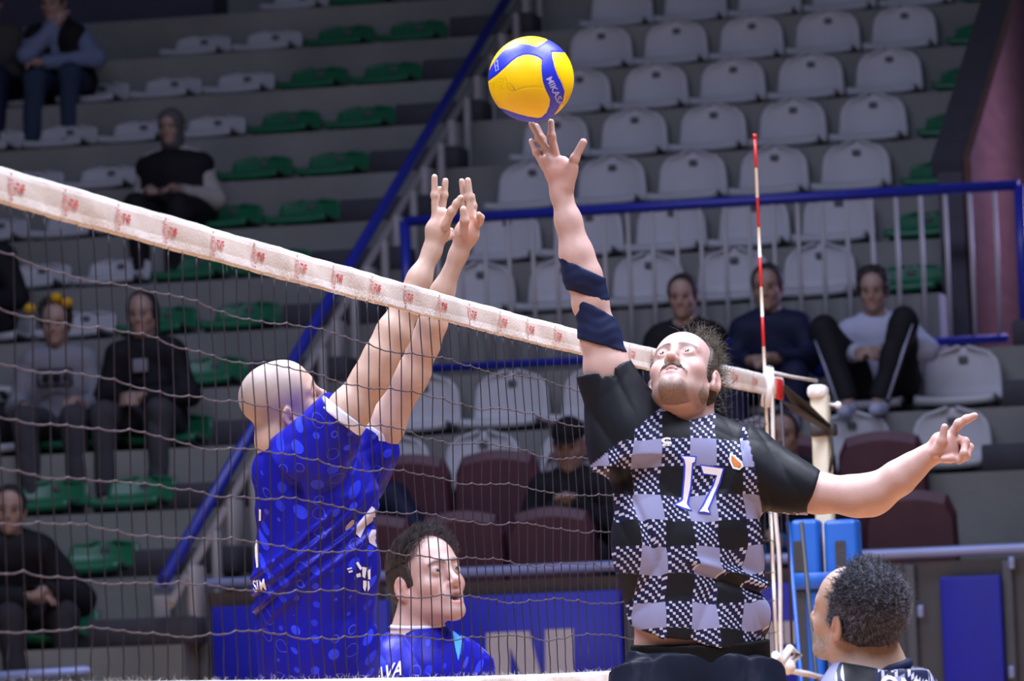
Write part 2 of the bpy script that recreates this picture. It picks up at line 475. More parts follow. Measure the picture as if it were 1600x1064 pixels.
MS['eye_white'] = mat('eye_white', (.34, .31, .31), .15, var=.02)
MS['iris_brown'] = mat('brown_iris', (.09, .05, .03), .15)
MS['iris_grey'] = mat('grey_green_iris', (.12, .15, .13), .15)
MS['pupil'] = mat('pupil', (.004, .004, .004), .1)

def strands(name, base, dirs, length, r, mats, parent, origin, curl=0.0, seg=5, seed=1, droop=0.0):
    """thin tapering hairs starting at base points"""
    rg = np.random.RandomState(seed); V = []; F = []
    for b, d in zip(base, dirs):
        L = length*rg.uniform(.6, 1.2); d = nrm(d); side = nrm(np.cross(d, rg.randn(3))); s2 = np.cross(d, side)
        ph = rg.uniform(0, 6.28); n0 = len(V)
        for i in range(seg):
            t = i/(seg-1); p = b+d*L*t+curl*L*(math.sin(ph+t*5)*side+math.cos(ph+t*4)*s2)*t
            p = p-np.array([0, 0, droop])*t*t*L; rr = r*(1-.75*t)
            for kq in range(3):
                a = 2.094*kq; V.append(p+rr*(math.cos(a)*side+math.sin(a)*s2))
        for i in range(seg-1):
            for kq in range(3):
                a = n0+i*3+kq; b2 = n0+i*3+(kq+1) % 3; F.append((a, b2, b2+3, a+3))
    V = np.array(V)-np.array(origin); F = np.array(F)
    return link(name, fast_mesh(name, V, F), mats, parent)

# ------------------------------------------------------------------ flat prints laid on a surface
def text_geo(s, size=1.0, shear=0.0, bold=0.0):
    cu = bpy.data.curves.new('t', 'FONT'); cu.body = s; cu.size = size; cu.shear = shear; cu.offset = bold
    cu.resolution_u = 3; o = bpy.data.objects.new('t', cu); COL.objects.link(o)
    dg = bpy.context.evaluated_depsgraph_get(); dg.update(); me = o.evaluated_get(dg).to_mesh()
    V = np.array([v.co[:2] for v in me.vertices]); F = [list(p.vertices) for p in me.polygons]
    o.evaluated_get(dg).to_mesh_clear(); bpy.data.objects.remove(o); bpy.data.curves.remove(cu)
    return V, F
def poly_geo(polys):
    V = []; F = []
    for p in polys: F.append(list(range(len(V), len(V)+len(p)))); V += list(p)
    return np.array(V, float), F
def decal(name, V, F, origin, right, up, normal, target, mats, parent, porigin, off=.003, maxe=.012, mi=0):
    """V 2D in metres; projected along -normal onto the target mesh object"""
    bm = bmesh.new(); vs = [bm.verts.new((v[0], v[1], 0)) for v in V]
    for f in F:
        try: bm.faces.new([vs[i] for i in f])
        except ValueError: pass
    bmesh.ops.triangulate(bm, faces=bm.faces[:])
    for _ in range(6):
        lg = [e for e in bm.edges if e.calc_length() > maxe]
        if not lg: break
        bmesh.ops.subdivide_edges(bm, edges=lg, cuts=1); bmesh.ops.triangulate(bm, faces=bm.faces[:])
    bm.verts.index_update()
    if target.parent is not None: parent = target
    right = nrm(right); up = nrm(up); normal = nrm(normal); o0 = np.array(origin)
    tv = [Vector(np.array(v.co)+np.array(porigin)) for v in target.data.vertices]
    bvh = BVHTree.FromPolygons(tv, [list(p.vertices) for p in target.data.polygons])
    out = []; ok = []
    for v in bm.verts:
        p = o0+right*v.co.x+up*v.co.y; h = bvh.ray_cast(Vector(p+normal*.4), Vector(-normal), .8)
        if h[0] is None: out.append(p); ok.append(False)
        else: out.append(np.array(h[0])+normal*off*.6+np.array(h[1])*off*.4); ok.append(True)
    fs = [[v.index for v in f.verts] for f in bm.faces if all(ok[v.index] for v in f.verts)]
    bm.free(); me = bpy.data.meshes.new(name); me.from_pydata([tuple(np.array(p)-np.array(porigin)) for p in out], [], fs)
    for p in me.polygons: p.use_smooth = True
    me.update(); return link(name, me, mats, parent)
# ------------------------------------------------------------------ the hall and the grandstand
YB, ZB, DY, RZ = 20.278, 5.652, 0.7357, 0.3622      # seat-back line of row 0, pitch and rise of the rows
def yb(k): return YB-DY*k                            # y of the seat backs of row k (0 = sixth row above the rail, growing downwards)
def ztop(k): return ZB-RZ*k
def tread(k): return ztop(k)-.345
def yfront(k): return yb(k)+.07-DY                   # front edge of the tread of row k
def profile(k0, k1, ybk, zb):
    """section (y, z) of the steps from the highest row k0 to the lowest row k1"""
    p = [(ybk, zb), (ybk, tread(k0))]
    for k in range(k0, k1+1):
        p.append((yfront(k), tread(k))); p.append((yfront(k), tread(k+1) if k < k1 else zb))
    return p
def stand(name, x0, x1, k0, k1, ybk=None, zb=0.0):
    b = MB(); p = profile(k0, k1, yfront(k0-1) if ybk is None else ybk, zb)
    # caps as stepped boxes keeps every face planar and convex
    for k in range(k0, k1+1):
        y1 = (yfront(k0-1) if ybk is None else ybk) if k == k0 else yfront(k-1)
        b.box(((x0+x1)/2, (yfront(k)+y1)/2, (zb+tread(k))/2), (x1-x0, y1-yfront(k), tread(k)-zb))
    o = b.build(name, M['concrete']); tag(o, kind='structure'); return o
XR, XW = -4.40, -.96                                 # stair rail plane, parapet plane
stand('grandstand', -16.0, XR, -3, 13)
stand('grandstand', XR, XW-.10, -3, 8)
stand('grandstand', XW-.10, 4.0, 6, 8, ybk=16.9)
b = MB(); b.box((-.2, 13.44, .725), (8.3, .58, 1.45)); b.box((-.2, 12.86, .56), (8.3, .58, 1.12))
tag(b.build('trim_1', M['concrete']), kind='structure')
b = MB(); b.box((0, 0, -.05), (46, 60, .1)); tag(b.build('floor', M['court']), kind='structure')
b = MB(); b.box((-4, 24.6, 5.5), (44, .3, 11)); tag(b.build('wall_back', M['navywall']), kind='structure')
b = MB(); b.box((-11.4, 21.9, 5.5), (9.2, .9, 11)); tag(b.build('wall_left', M['navywall']), kind='structure')
# walkway behind the right-hand opening and its dark end wall
b = MB(); b.box((1.6, 19.6, 1.6), (5.2, 5.4, 3.2)); tag(b.build('trim_2', M['concrete']), kind='structure')
b = MB(); b.box((1.6, 22.4, 6.4), (5.2, .2, 6.4)); tag(b.build('wall_right', M['navywall']), kind='structure')
# varnished wood side wall with its sloping dark parapet
b = MB(); poly = [(16.35, 3.2), (22.6, 3.2), (22.6, ztop(5)+.44+RZ/DY*6.3), (16.30, ztop(5)+.44)]
b.prism(poly, 0, XW+.018, XW+.06); tag(b.build('wall_1', M['wood']), kind='structure')
b = MB()
P0 = np.array([XW-.075, 16.30, ztop(5)+.38]); P1 = np.array([XW-.075, 16.30+DY*9, ztop(5)+.38+RZ*9])
d = nrm(P1-P0); u2 = np.cross([1, 0, 0], d)
b.box((P0+P1)/2, (.18, np.linalg.norm(P1-P0), .10), R=np.stack([[1, 0, 0], d, u2], 1))
b.box((XW-.06, 16.34, (3.26+ztop(5)+.36)/2), (.14, .08, ztop(5)+.36-3.26))
tag(b.build('trim_3', M['dark_cap']), kind='structure')

# ------------------------------------------------------------------ seats
def seat_shell(high):
    """moulded plastic shell; origin on the tread under the seat, back towards +y"""
    Wd = .43 if high else .395; hb = .30 if high else .14
    prof = [(-.40, .035), (-.405, .07), (-.36, .078), (-.22, .062), (-.08, .066), (-.025, .085), (.0, .13)]
    n = 7; top = .07+hb
    for i in range(1, n+1): prof.append((.0+.035*i/n, .13+(top-.13)*i/n))
    b = MB(); vs = []; nu = 15
    for j, (y, z) in enumerate(prof):
        hw = Wd/2
        if z > .13:
            t = (z-.13)/(top-.13); hw = Wd/2*(1-.10*t)*math.sqrt(max(0, 1-(max(0, t-.45)/.555)**2.6))
            if not high: hw = Wd/2*(1-.06*t)*math.sqrt(max(0.02, 1-(max(0, t-.6)/.42)**3))
        elif j > 3: hw = Wd/2*1.0
        for i in range(nu):
            u = -1+2*i/(nu-1); bow = .030*u*u
            vs.append((u*hw, y-(bow if j > 4 else 0)*1.2, z+(.012*abs(u)**3 if j <= 5 else 0)))
    fs = []
    for j in range(len(prof)-1):
        for i in range(nu-1): a = j*nu+i; fs.append((a, a+1, a+nu+1, a+nu))
    b.add(vs, fs, 0, True)
    me = b.mesh('seat_shell')
    return me
def make_seat(high, material, name, label, group):
    t = empty(name, (0, 0, 0), label, 'seat', group)
    o = link('seat_shell', seat_shell(high), material, t)
    so = o.modifiers.new('thick', 'SOLIDIFY'); so.thickness = .018; so.offset = 0
    b = MB()
    b.box((0, -.20, .02), (.10, .30, .04)); b.box((-.16, -.2, .02), (.03, .32, .045)); b.box((.16, -.2, .02), (.03, .32, .045))
    b.build('bracket', M['bracket'], t)
    b = MB(); zz = .30 if high else .17
    b.rbox((0, .0, zz), (.05, .012, .035), .005)
    p = b.build('number_plate', M['label'], o)
    return t
HI = make_seat(True, M['white_seat'], 'stadium_seat', 'x', 'g')
LW = make_seat(False, M['white_seat'], 'stadium_seat', 'x', 'g')
LG = make_seat(False, M['green_seat'], 'stadium_seat', 'x', 'g')
protos = {'HI': [HI, False], 'LW': [LW, False], 'LG': [LG, False]}
ORD = ['first', 'second', 'third', 'fourth', 'fifth', 'sixth', 'seventh', 'eighth', 'ninth', 'tenth', 'eleventh', 'twelfth', 'thirteenth']
def put_seat(kind, x, k, label, group):
    o, used = protos[kind]
    loc = (x, yb(k), tread(k))
    if used: o = copy_tree(o, loc)
    else: o.location = loc; protos[kind][1] = True
    o['label'] = label; o['group'] = group
    return o
# centre block: five high-backed white seats and a low green one in each row
for k in range(-1, 6):
    up = 6-k
    for i in range(5):
        if k == -1 and i > 3: pass
        put_seat('HI', -3.833+.5*i, k, 'white seat behind the blue railing, %s from left, %s row up' % (ORD[i], ORD[up-1]),
                 'white high-backed seats of the centre block')
    put_seat('LG', -3.833+2.52, k, 'low green seat beside the wooden wall, %s row above the blue railing' % ORD[up-1],
             'green seats beside the wooden wall')
# two rows in front of the railing
for k, xs in ((7, [(-4.34+.51, 0), (-3.83+.5, 1), (-3.83+1.0, 2), (-3.83+1.5, 3), (-3.83+2.0, 4), (-3.83+2.5, 5), (-.83, 6)]), (8, [(-3.83, 0), (-3.33, 1), (-2.80, 2), (-2.3, 3), (-1.8, 4), (-1.33, 5), (-.80, 6)])):
    for x, i in xs:
        put_seat('HI', x, k, 'white seat in front of the blue railing, %s from left, %s row down' % (ORD[i], ORD[k-7]),
                 'white high-backed seats in front of the railing')
# left block: low seats, white at the left and green towards the stairs
rows = {-2: ([2], [0, 1]), -1: ([2, 3], [0, 1]), 0: ([2, 3, 4, 5, 6], [0, 1]), 1: ([2, 3, 4, 5], [0, 1]), 2: ([2, 3, 4], [0, 1]), 3: ([2, 3, 4], [0, 1]),
        4: ([2, 3], [0, 1]), 5: ([2, 3], [0, 1]), 6: ([2], [0, 1]), 7: ([2], [0, 1]), 8: ([], [0, 1]), 9: ([], [0, 1]), 10: ([], [0])}
for k, (wh, gr) in rows.items():
    for kind, lst, cn in (('LW', wh, 'white'), ('LG', gr, 'green')):
        for c in lst:
            x = -5.235-.503*c
            put_seat(kind, x, k, 'low %s seat, %s from the left stairs, in the %s row from the top' % (cn, ORD[c], ORD[k+2]),
                     '%s seats of the left block' % cn)
# dark rubber step blocks on the stairs
b = MB(); b.rbox((0, 0, .07), (.56, .30, .14), .008, n=1); STEP = b.build('stair_step', M['step'])
first = True
pads = [(-1, 710, 35), (0, 669, 103), (1, 627, 178), (2, 587, 250), (3, 541, 328), (4, 497, 405), (5, 452, 488), (6, 401, 572), (7, 342, 662), (8, 282, 762), (9, 221, 870), (10, 151, 982)]
def put_step(px, py, k, label, group, dx=0.0):
    global first
    yf = yfront(k)+.17
    p = AY(px, py, yf)+np.array([.28, 0, 0]); o = STEP if first else STEP.copy()
    if not first: COL.objects.link(o)
    first = False
    o.location = (p[0]+dx, yf, tread(k)); tag(o, label, 'step', group)
for k, px, py in pads:
    put_step(px, py, k, 'dark step block left of the sloping blue handrail, %s from the top' % ORD[k+1], 'step blocks of the left stairs')
for j, (k, px, py) in enumerate(((6, 1590, 580), (7, 1575, 688), (8, 1545, 830))):
    put_step(px, py, k, 'dark rubber step block at the right edge beyond the white seats, %s from the top' % ORD[j], 'step blocks of the right stairs')

# ------------------------------------------------------------------ railings
# sloping stair rail
t = empty('stair_railing', (XR, 12.3, 0), 'long sloping railing with blue handrail and cream uprights beside the left stairs', 'railing')
o3 = np.array([XR, 12.3, 0])
A0 = np.array([XR, 11.9, 1.97]); A1 = np.array([XR, 21.9, 1.97+10*RZ/DY*1.0])
# match the slope seen: passes (12,2.02) and (20,5.84)
def hz(y): return 2.02+(y-12.0)*(5.842-2.02)/8.0
b = MB(); b.tube([(XR, 11.95, hz(11.95)), (XR, 22.4, hz(22.4))], .033, 12, 0); b.build('handrail', M['blue_rail'], t, None).location = -o3
b = MB(); b.tube([(XR, 12.05, hz(12.05)-.16), (XR, 22.4, hz(22.4)-.16)], .024, 10, 0); b.build('lower_rail', M['cream_rail'], t, None).location = -o3
kk = 0
for k in range(-3, 12):
    y = yfront(k)+.16
    if y < 12.1: continue
    b = MB(); zt = hz(y)-.14; zb = tread(k)
    wd = .20
    b.rbox((XR+.03, y, (zt+zb)/2), (.05, wd, zt-zb), .01, n=1)
    b.build('upright', M['cream_rail'], t, None).location = -o3
    b = MB(); y2 = y+.38; b.rbox((XR+.03, y2, (hz(y2)-.14+zb)/2), (.04, .07, hz(y2)-.14-zb), .008, n=1)
    b.build('upright', M['cream_rail'], t, None).location = -o3

# horizontal blue railing in front of the centre block
yr = 15.86
L = AY(632, 345, yr); Rr = AY(1592, 290, yr); zt = (L[2]+Rr[2])/2; xl, xr = L[0], Rr[0]
zb = AY(690, 575, yr)[2]; o3 = np.array([(xl+xr)/2, yr, tread(6)])
t = empty('walkway_railing', o3, 'long blue railing with white bars in front of the centre block', 'railing')
b = MB(); b.tube([(xl, yr, zt), (xr, yr, zt)], .030, 12); b.build('top_rail', M['blue_rail'], t, None).location = -o3
b = MB(); b.tube([(xl, yr, zb), (xr-.10, yr, zb)], .024, 10); b.build('bottom_rail', M['blue_rail'], t, None).location = -o3
for x in (xl, xr):
    b = MB(); b.tube([(x, yr, zt), (x, yr, tread(6))], .030, 12); b.build('end_post', M['blue_rail'], t, None).location = -o3
nb = 40
for i in range(1, nb):
    x = xr-.1385*i+.0
    if x < xl+.05: break
    b = MB(); b.tube([(x, yr, zt-.02), (x, yr, zb)], .0125, 8); b.build('bar', M['cream_rail'], t, None).location = -o3
# returning length of the railing at the right end
# front barrier with its pale top tube, posts, boards
yf = 12.50; zt = 1.985; xl = AY(243, 912, yf)[0]
o3 = np.array([-1.5, yf, 0.0])
t = empty('court_barrier', o3, 'grey court-side barrier with a pale blue top tube in front of the maroon chairs', 'barrier')
b = MB(); b.tube([(xl, yf, zt), (3.4, yf, zt)], .026, 12); b.build('top_tube', M['pale_rail'], t, None).location = -o3
for i, px in enumerate((258, 300)):
    x = AY(px, 980, yf)[0]; b = MB(); b.rbox((x, yf, .96), (.09 if i == 0 else .03, .09, 1.95), .01)
    b.build('corner_post', M['cream_rail'], t, None).location = -o3
for px in (318, 612, 985, 1290, 1425, 1578):
    x = AY(px, 980, yf)[0]; b = MB(); b.rbox((x, yf+.01, .96), (.055, .06, 1.94), .01)
    b.build('post', M['grey_frame'], t, None).location = -o3
x0 = AY(1350, 980, yf)[0]; x1 = 3.4
b = MB(); b.box(((x0+x1)/2, yf+.05, 1.3), (x1-x0, .02, 1.28)); b.build('grey_panel', M['grey_frame'], t, None).location = -o3
b = MB(); b.box(((xl+x0)/2+.1, yf+.05, 1.89), (x0-xl-.2, .02, .10)); b.build('upper_panel', mat('brown_grey_panel', (.15, .12, .12), .6), t, None).location = -o3
# corner brackets and latches of the panel
for px, py in ((1582, 880), (1440, 955), (1582, 1050)):
    p = AY(px, py, yf); b = MB(); b.rbox((p[0], yf-.03, p[2]), (.03, .03, .06), .008)
    b.build('latch', M['pale_rail'], t, None).location = -o3
# lower rail at the left
b = MB(); p0 = AY(-60, 1061, 12.0); p1 = AY(302, 1037, 12.5); b.tube([p0, p1], .026, 10)
o = b.build('guard_rail', M['pale_rail'], None, (p0+p1)/2)
tag(o, 'pale blue low guard tube crossing the bottom left corner', 'rail')
# blue padded square on the right
a_ = AY(1467, 900, 12.4); c_ = AY(1562, 900, 12.4)
b = MB(); b.rbox(((a_[0]+c_[0])/2, 12.445, 1.25), (c_[0]-a_[0], .05, 1.22), .01)
o = b.build('blue_sign_board', M['board_blue'], None, ((a_[0]+c_[0])/2, 12.445, .64)); tag(o, 'plain narrow blue board on the grey barrier at the right', 'board')
# long advertising board
yb0 = 12.40
def board(pxa, pxb, label, letters):
    pa = AY(pxa, 925, yb0); pb = AY(pxb, 925, yb0); ztp = 1.865; o3 = np.array([(pa[0]+pb[0])/2, yb0, .9])
    t = empty('advertising_board', o3, label, 'board')
    b = MB(); b.rbox(((pa[0]+pb[0])/2, yb0+.03, (ztp+.9)/2), (pb[0]-pa[0], .05, ztp-.9), .006, n=1); b.build('panel', M['board_blue'], t, None).location = -o3
    for polys in letters:
        b = MB()
        for poly in polys:
            q = [AY(x, y, yb0) for x, y in poly]; b.prism([(v[0], v[2]) for v in q], 1, yb0-.004, yb0+.006)
        b.build('letter', M['board_white'], t, None).location = -o3
board(329, 605, 'blue advertising board at the left end of the barrier', [])
board(620, 968, 'blue advertising board with a big white N behind the net',
      [[[(760, 989), (797, 987), (797, 1120), (762, 1122)], [(797, 987), (827, 986), (857, 1100), (852, 1118), (838, 1118), (797, 1010)], [(852, 984), (896, 982), (898, 1116), (852, 1118)]]])
board(1000, 1262, 'blue advertising board seen through the net between the player and the blue pads',
      [[[(1190, 972), (1215, 971), (1215, 1104), (1190, 1105)], [(1215, 971), (1246, 970), (1246, 1006), (1215, 1007)]]])

# ------------------------------------------------------------------ maroon chairs
def make_maroon():
    t = empty('upholstered_chair', (0, 0, 0), 'x', 'chair')
    # back: rounded slab with arched top
    b = MB(); n = 14; pts = [(-.25, .36), (-.27, .60)]
    pts += [(-.255+.0, .80)] + [(-.21+.42*i/n, .855+.018*math.sin(math.pi*i/n)) for i in range(n+1)] + [(.255, .80), (.27, .60), (.25, .36)]
    vs = []; 
    for y, s_ in ((0, .94), (.03, 1.0), (.09, 1.0), (.12, .94)):
        for (x, z) in pts: vs.append((x*s_*.88, y+(z-.36)*.05, .36+(z-.36)*s_*1.62))
    m = len(pts); fs = [tuple(reversed(range(m))), tuple(range(3*m, 4*m))]
    for j in range(3):
        for i in range(m): fs.append((j*m+i, j*m+(i+1) % m, (j+1)*m+(i+1) % m, (j+1)*m+i))
    b.add(vs, fs, 0, False); b.build('backrest', M['maroon'], t)
    b = MB(); b.rbox((0, -.18, .40), (.44, .40, .13), .045); b.build('seat_cushion', M['maroon'], t)
    for q in (-1, 1):
        b = MB(); b.rbox((q*.235, -.12, .38), (.03, .38, .30), .02); b.build('armrest', M['maroon'], t)
    for q in (-1, 1):
        for y in (-.34, .05):
            b = MB(); b.tube([(q*.2, y, .36), (q*.22, y, 0)], .016, 8); b.build('leg', M['bracket'], t)
    return t
MC = make_maroon(); used = False
def put_maroon(x, y, z, label, grp='maroon upholstered chairs'):
    global used
    o = MC if not used else copy_tree(MC, (x, y, z))
    used = True; o.location = (x, y, z); o['label'] = label; o['group'] = grp
FL = 1.70
def mx(px, y): return AY(px, 800, y)[0]
for px, lab in ((640, 'maroon upholstered chair in which the spectator in a red and black jacket sits'),
                (780, 'maroon upholstered back-row chair, empty, left of the man in a black cap'), (918, 'maroon upholstered chair in which the man in a black cap sits'),
                (1240, 'maroon upholstered chair behind the far end of the net'), (1382, 'big maroon upholstered chair behind the outstretched arm')):
    put_maroon(mx(px, 13.65), 13.59, 1.45, lab)
for px, lab in ((588, 'maroon front-row chair hidden behind the blocking player'), (727, 'maroon front-row chair above the head of the blue-shirted player below'),
                (868, 'maroon front-row chair nearest the left side of the number 17 player'), (1428, 'maroon front-row chair at the right, partly behind the bigger chair')):
    put_maroon(mx(px, 13.15), 12.98, 1.12, lab)
# ------------------------------------------------------------------ volleyball net (plane x = 0), antenna, post
Y0N, Y1N = -4.6, 4.78
def sag(y):
    ys = [-4.6, -3.0, -1.5, 0, 1.0, 2.2, 3.2, 4.78]; vs = [.022, .008, -.002, -.009, -.011, -.009, -.004, .008]
    return float(np.interp(y, ys, vs))
o3 = np.array([0, 0, 1.43])
net = empty('volleyball_net', o3, 'dark volleyball net with a white top band printed with red TVF marks', 'net')
def band(name, z0, z1, mats, nz=5, wob=.002, logos=False, ya=Y0N, yb_=Y1N):
    n = 150; b = MB(); vs = []; fs = []
    for sx in (-1, 1):
        for i in range(n+1):
            y = ya+(yb_-ya)*i/n
            for j in range(nz):
                t = j/(nz-1); z = z0+(z1-z0)*t+sag(y)
                x = sx*(.0035+.003*math.sin(math.pi*t))+.0025*math.sin(y*9+3*t)+wob*math.sin(y*31+t*5)
                vs.append((x, y, z))
    for i in range(n):
        for j in range(nz-1):
            a = i*nz+j; fs.append((a, a+nz, a+nz+1, a+1)); a += (n+1)*nz; fs.append((a, a+1, a+nz+1, a+nz))
    N1 = (n+1)*nz
    for i in range(n): a = i*nz; fs.append((a, a+N1, a+N1+nz, a+nz)); a = i*nz+nz-1; fs.append((a, a+nz, a+N1+nz, a+N1))
    b.add(vs, fs, 0, True)
    if logos:
        zc0 = (z0+z1)/2
        for fi in range(len(b.f)):
            zz = [b.v[q][2]-sag(b.v[q][1]) for q in b.f[fi]]
            if len(zz) == 4 and min(zz) > zc0-.016 and max(zz) < zc0+.021: b.m[fi] = 2
        TV, TF = text_geo('TVF', .026, bold=.0009)
        ring = []; m = 14
        k = 0; y = ya+.2
        ylist = []
        base = LOGO0
        while base-LOGOP*k > ya+.1: k += 1
        y = base-LOGOP*k
        while y < yb_-.1: ylist.append(y); y += LOGOP
        for y in ylist:
            if y < ya+.1: continue
            zc = (z0+z1)/2+sag(y)+.001; xo = .0095
            def put(P2, F2, dy=0.0, dz=0.0, sxx=1.25):
                vs = [(xo+.0025*math.sin((y)*9+1.5), y+dy+p[0]*sxx, zc+dz+p[1]) for p in P2]
                b.add(vs, F2, 1, False)
            put(TV, TF, .000, -.010)
            # round emblem: ring with a small ball and tail
            for rr, r2, a0, a1 in ((.0165, .0138, .6, 6.9), (.0095, .0072, .2, 5.2)):
                P2 = []; 
                for i in range(m+1):
                    a = a0+(a1-a0)*i/m; P2.append((rr*math.cos(a)*.85, rr*math.sin(a)*1.0)); P2.append((r2*math.cos(a)*.85, r2*math.sin(a)*1.0))
                put(P2, [(2*i, 2*i+1, 2*i+3, 2*i+2) for i in range(m)], -.024, -.003)
            put([(-.003, .019), (.003, .019), (.0035, .026), (-.0025, .026)], [(0, 1, 2, 3)], -.024, 0)
            put([(-.004, -.022), (.004, -.024), (.002, -.029), (-.003, -.028)], [(0, 1, 2, 3)], -.024, 0)
    b.build(name, mats, net, None).location = -o3
# print pitch measured on the band
LOGO0 = 1.26; LOGOP = .329
band('top_band', 2.362, 2.430, [M['tape'], M['tape_print'], M['tape_mid']], logos=True, nz=11)
band('bottom_band', 1.430, 1.478, [M['tape']], wob=.004)
# frayed threads along the top edge of the bottom band
rg = np.random.RandomState(3); B = []; D = []
for i in range(420):
    y = rg.uniform(-4.4, 4.6); B.append((rg.uniform(-.004, .004), y, 1.474+sag(y))); D.append((rg.uniform(-.5, .5), rg.uniform(-1, 1), rg.uniform(.4, 1.2)))
for i in range(150):
    y = rg.uniform(-4.4, 4.6); B.append((.004, y, 2.366+sag(y))); D.append((.4, rg.uniform(-1, 1), -rg.uniform(.1, .8)))
fr = strands('frayed_thread', np.array(B), np.array(D), .016, .0006, M['tape'], net, o3, curl=.5, seg=4); fr['kind'] = 'stuff'
# netting
rg = np.random.RandomState(5)
ny = int((Y1N-Y0N)/.1); ys = [Y0N+.05+.1*i for i in range(ny)]; nzr = 9
zs = [1.478+(2.362-1.478)*(j/9.0) for j in range(10)]
knot = {}
ph = rg.uniform(0, 6.28, 20)
for i, y in enumerate(ys):
    for j, z in enumerate(zs):
        e = 1 if 0 < j < 9 else 0
        dz = e*(.006*math.sin(y*5.5+ph[j])+rg.uniform(-.0045, .0045)); dy = e*rg.uniform(-.004, .004)+.003*math.sin(j*.9+y*3)
        knot[i, j] = np.array([.004*e*math.sin(y*2+j), y+dy, z+dz+sag(y)])
b = MB()
for i in range(ny):
    pts = []
    for j in range(9):
        a, c = knot[i, j], knot[i, j+1]
        slack = .010 if j == 0 else .0025
        bow = rg.uniform(-1, 1)*slack
        for s_ in range(4 if j else 6):
            t = s_/(4 if j else 6); pts.append(a+(c-a)*t+np.array([0, bow*math.sin(math.pi*t)*(1 if j else math.sin(5*t)), 0]))
    pts.append(knot[i, 9]); b.tube(pts, .00155, 5)
b.build('vertical_cords', M['cord'], net, None).location = -o3
b = MB()
for j in range(1, 9):
    pts = []; rr = []
    for i in range(ny-1):
        a, c = knot[i, j], knot[i+1, j]
        for s_ in range(6):
            t = s_/6; pts.append(a+(c-a)*t+np.array([0, 0, -.0022*math.sin(math.pi*t)])); rr.append(.0017 if s_ else .0026)
    b.tube(pts, rr, 5)
b.build('horizontal_cords', M['cord_light'], net, None).location = -o3
# side tape, tension cords and straps at the far end
b = MB(); n = 24; pts = [np.array([.012+.004*math.sin(i*.5), 4.5+.02*i/n, 2.445-1.0*i/n]) for i in range(n+1)]
b.tube(pts, .017, 6, flat=.35); b.tube([(.0, 4.47, 2.33), (.01, 4.50, 2.45), (.0, 4.55, 2.46), (0, 4.57, 2.36)], .018, 8); b.build('side_tape', M['tape'], net, None).location = -o3
b = MB(); b.tube([(0, 4.5, 2.448), (0, 5.0, 2.452), (0, 5.5, 2.462)], .006, 6); b.build('top_cord', M['tape'], net, None).location = -o3
b = MB(); b.rbox((.008, 4.70, 2.395), (.012, .10, .07), .003, n=1); b.build('red_label', M['red'], net, None).location = -o3
b = MB(); b.tube([(0, 4.78, 2.42), (0.01, 5.1, 2.36), (.03, 5.5, 2.30)], [.008, .030, .018], 8, flat=.3)
b.tube([(0, 4.78, 2.36), (0.01, 5.1, 2.33), (.03, 5.5, 2.29)], [.006, .022, .016], 8, flat=.3); b.build('tension_strap', M['black'], net, None).location = -o3
b = MB(); b.tube([(0, 4.77, 2.36), (.004, 4.775, 1.9), (0, 4.77, 1.44)], .005, 6); b.build('side_cord', M['cord'], net, None).location = -o3
b = MB(); b.tube([(0, 4.6, 1.45), (0, 5.1, 1.43), (.02, 5.5, 1.40)], .010, 8); b.tube([(0, 4.6, 1.46), (.01, 4.85, 1.50), (.02, 4.62, 1.52), (0, 4.52, 1.47), (.01, 4.40, 1.50)], .014, 8)
b.ball((.01, 4.6, 1.46), (.03, .05, .028)); b.build('tied_cord', M['tape'], net, None).location = -o3
# antenna
b = MB(); ax, ay = -.004, 4.5
for i in range(18):
    z0 = 1.43+.1*i; b.tube([(ax, ay, z0), (ax, ay, z0+.1)], .0052, 10, (1 if (i % 2 == 1 and i > 9) else 0), caps=True)
b.tube([(ax, ay, 3.23), (ax, ay, 3.245)], .0068, 10, 1)
o = b.build('net_antenna', [M['antwhite'], M['red']], None, (ax, ay, 1.43)); tag(o, 'slim red and white striped antenna standing above the end of the net', 'antenna')
# post
px_, py_ = .0, 5.56
t = empty('net_post', (px_, py_, 0), 'cream net post with a white cap at the far end of the net', 'post'); o3p = np.array([px_, py_, 0])
b = MB(); b.rbox((px_, py_, 1.21), (.062, .075, 2.42), .012); b.build('pole', M['post'], t, None).location = -o3p
b = MB(); b.rbox((px_-.005, py_-.01, 2.425), (.070, .085, .05), .02); b.build('top_cap', M['plastic_w'], t, None).location = -o3p
b = MB(); b.tube([(px_+.03, py_, 2.38), (px_+.06, py_-.01, 2.375)], .006, 8); b.ball((px_+.065, py_-.01, 2.375), .013); b.build('knob', M['plastic_w'], t, None).location = -o3p
b = MB(); b.rbox((px_+.01, py_-.005, 2.29), (.085, .09, .045), .006, n=1); b.tube([(px_+.04, py_-.04, 2.29), (px_+.045, py_-.05, 2.2), (px_+.03, py_-.04, 2.14)], .006, 6); b.build('strap_buckle', M['black'], t, None).location = -o3p
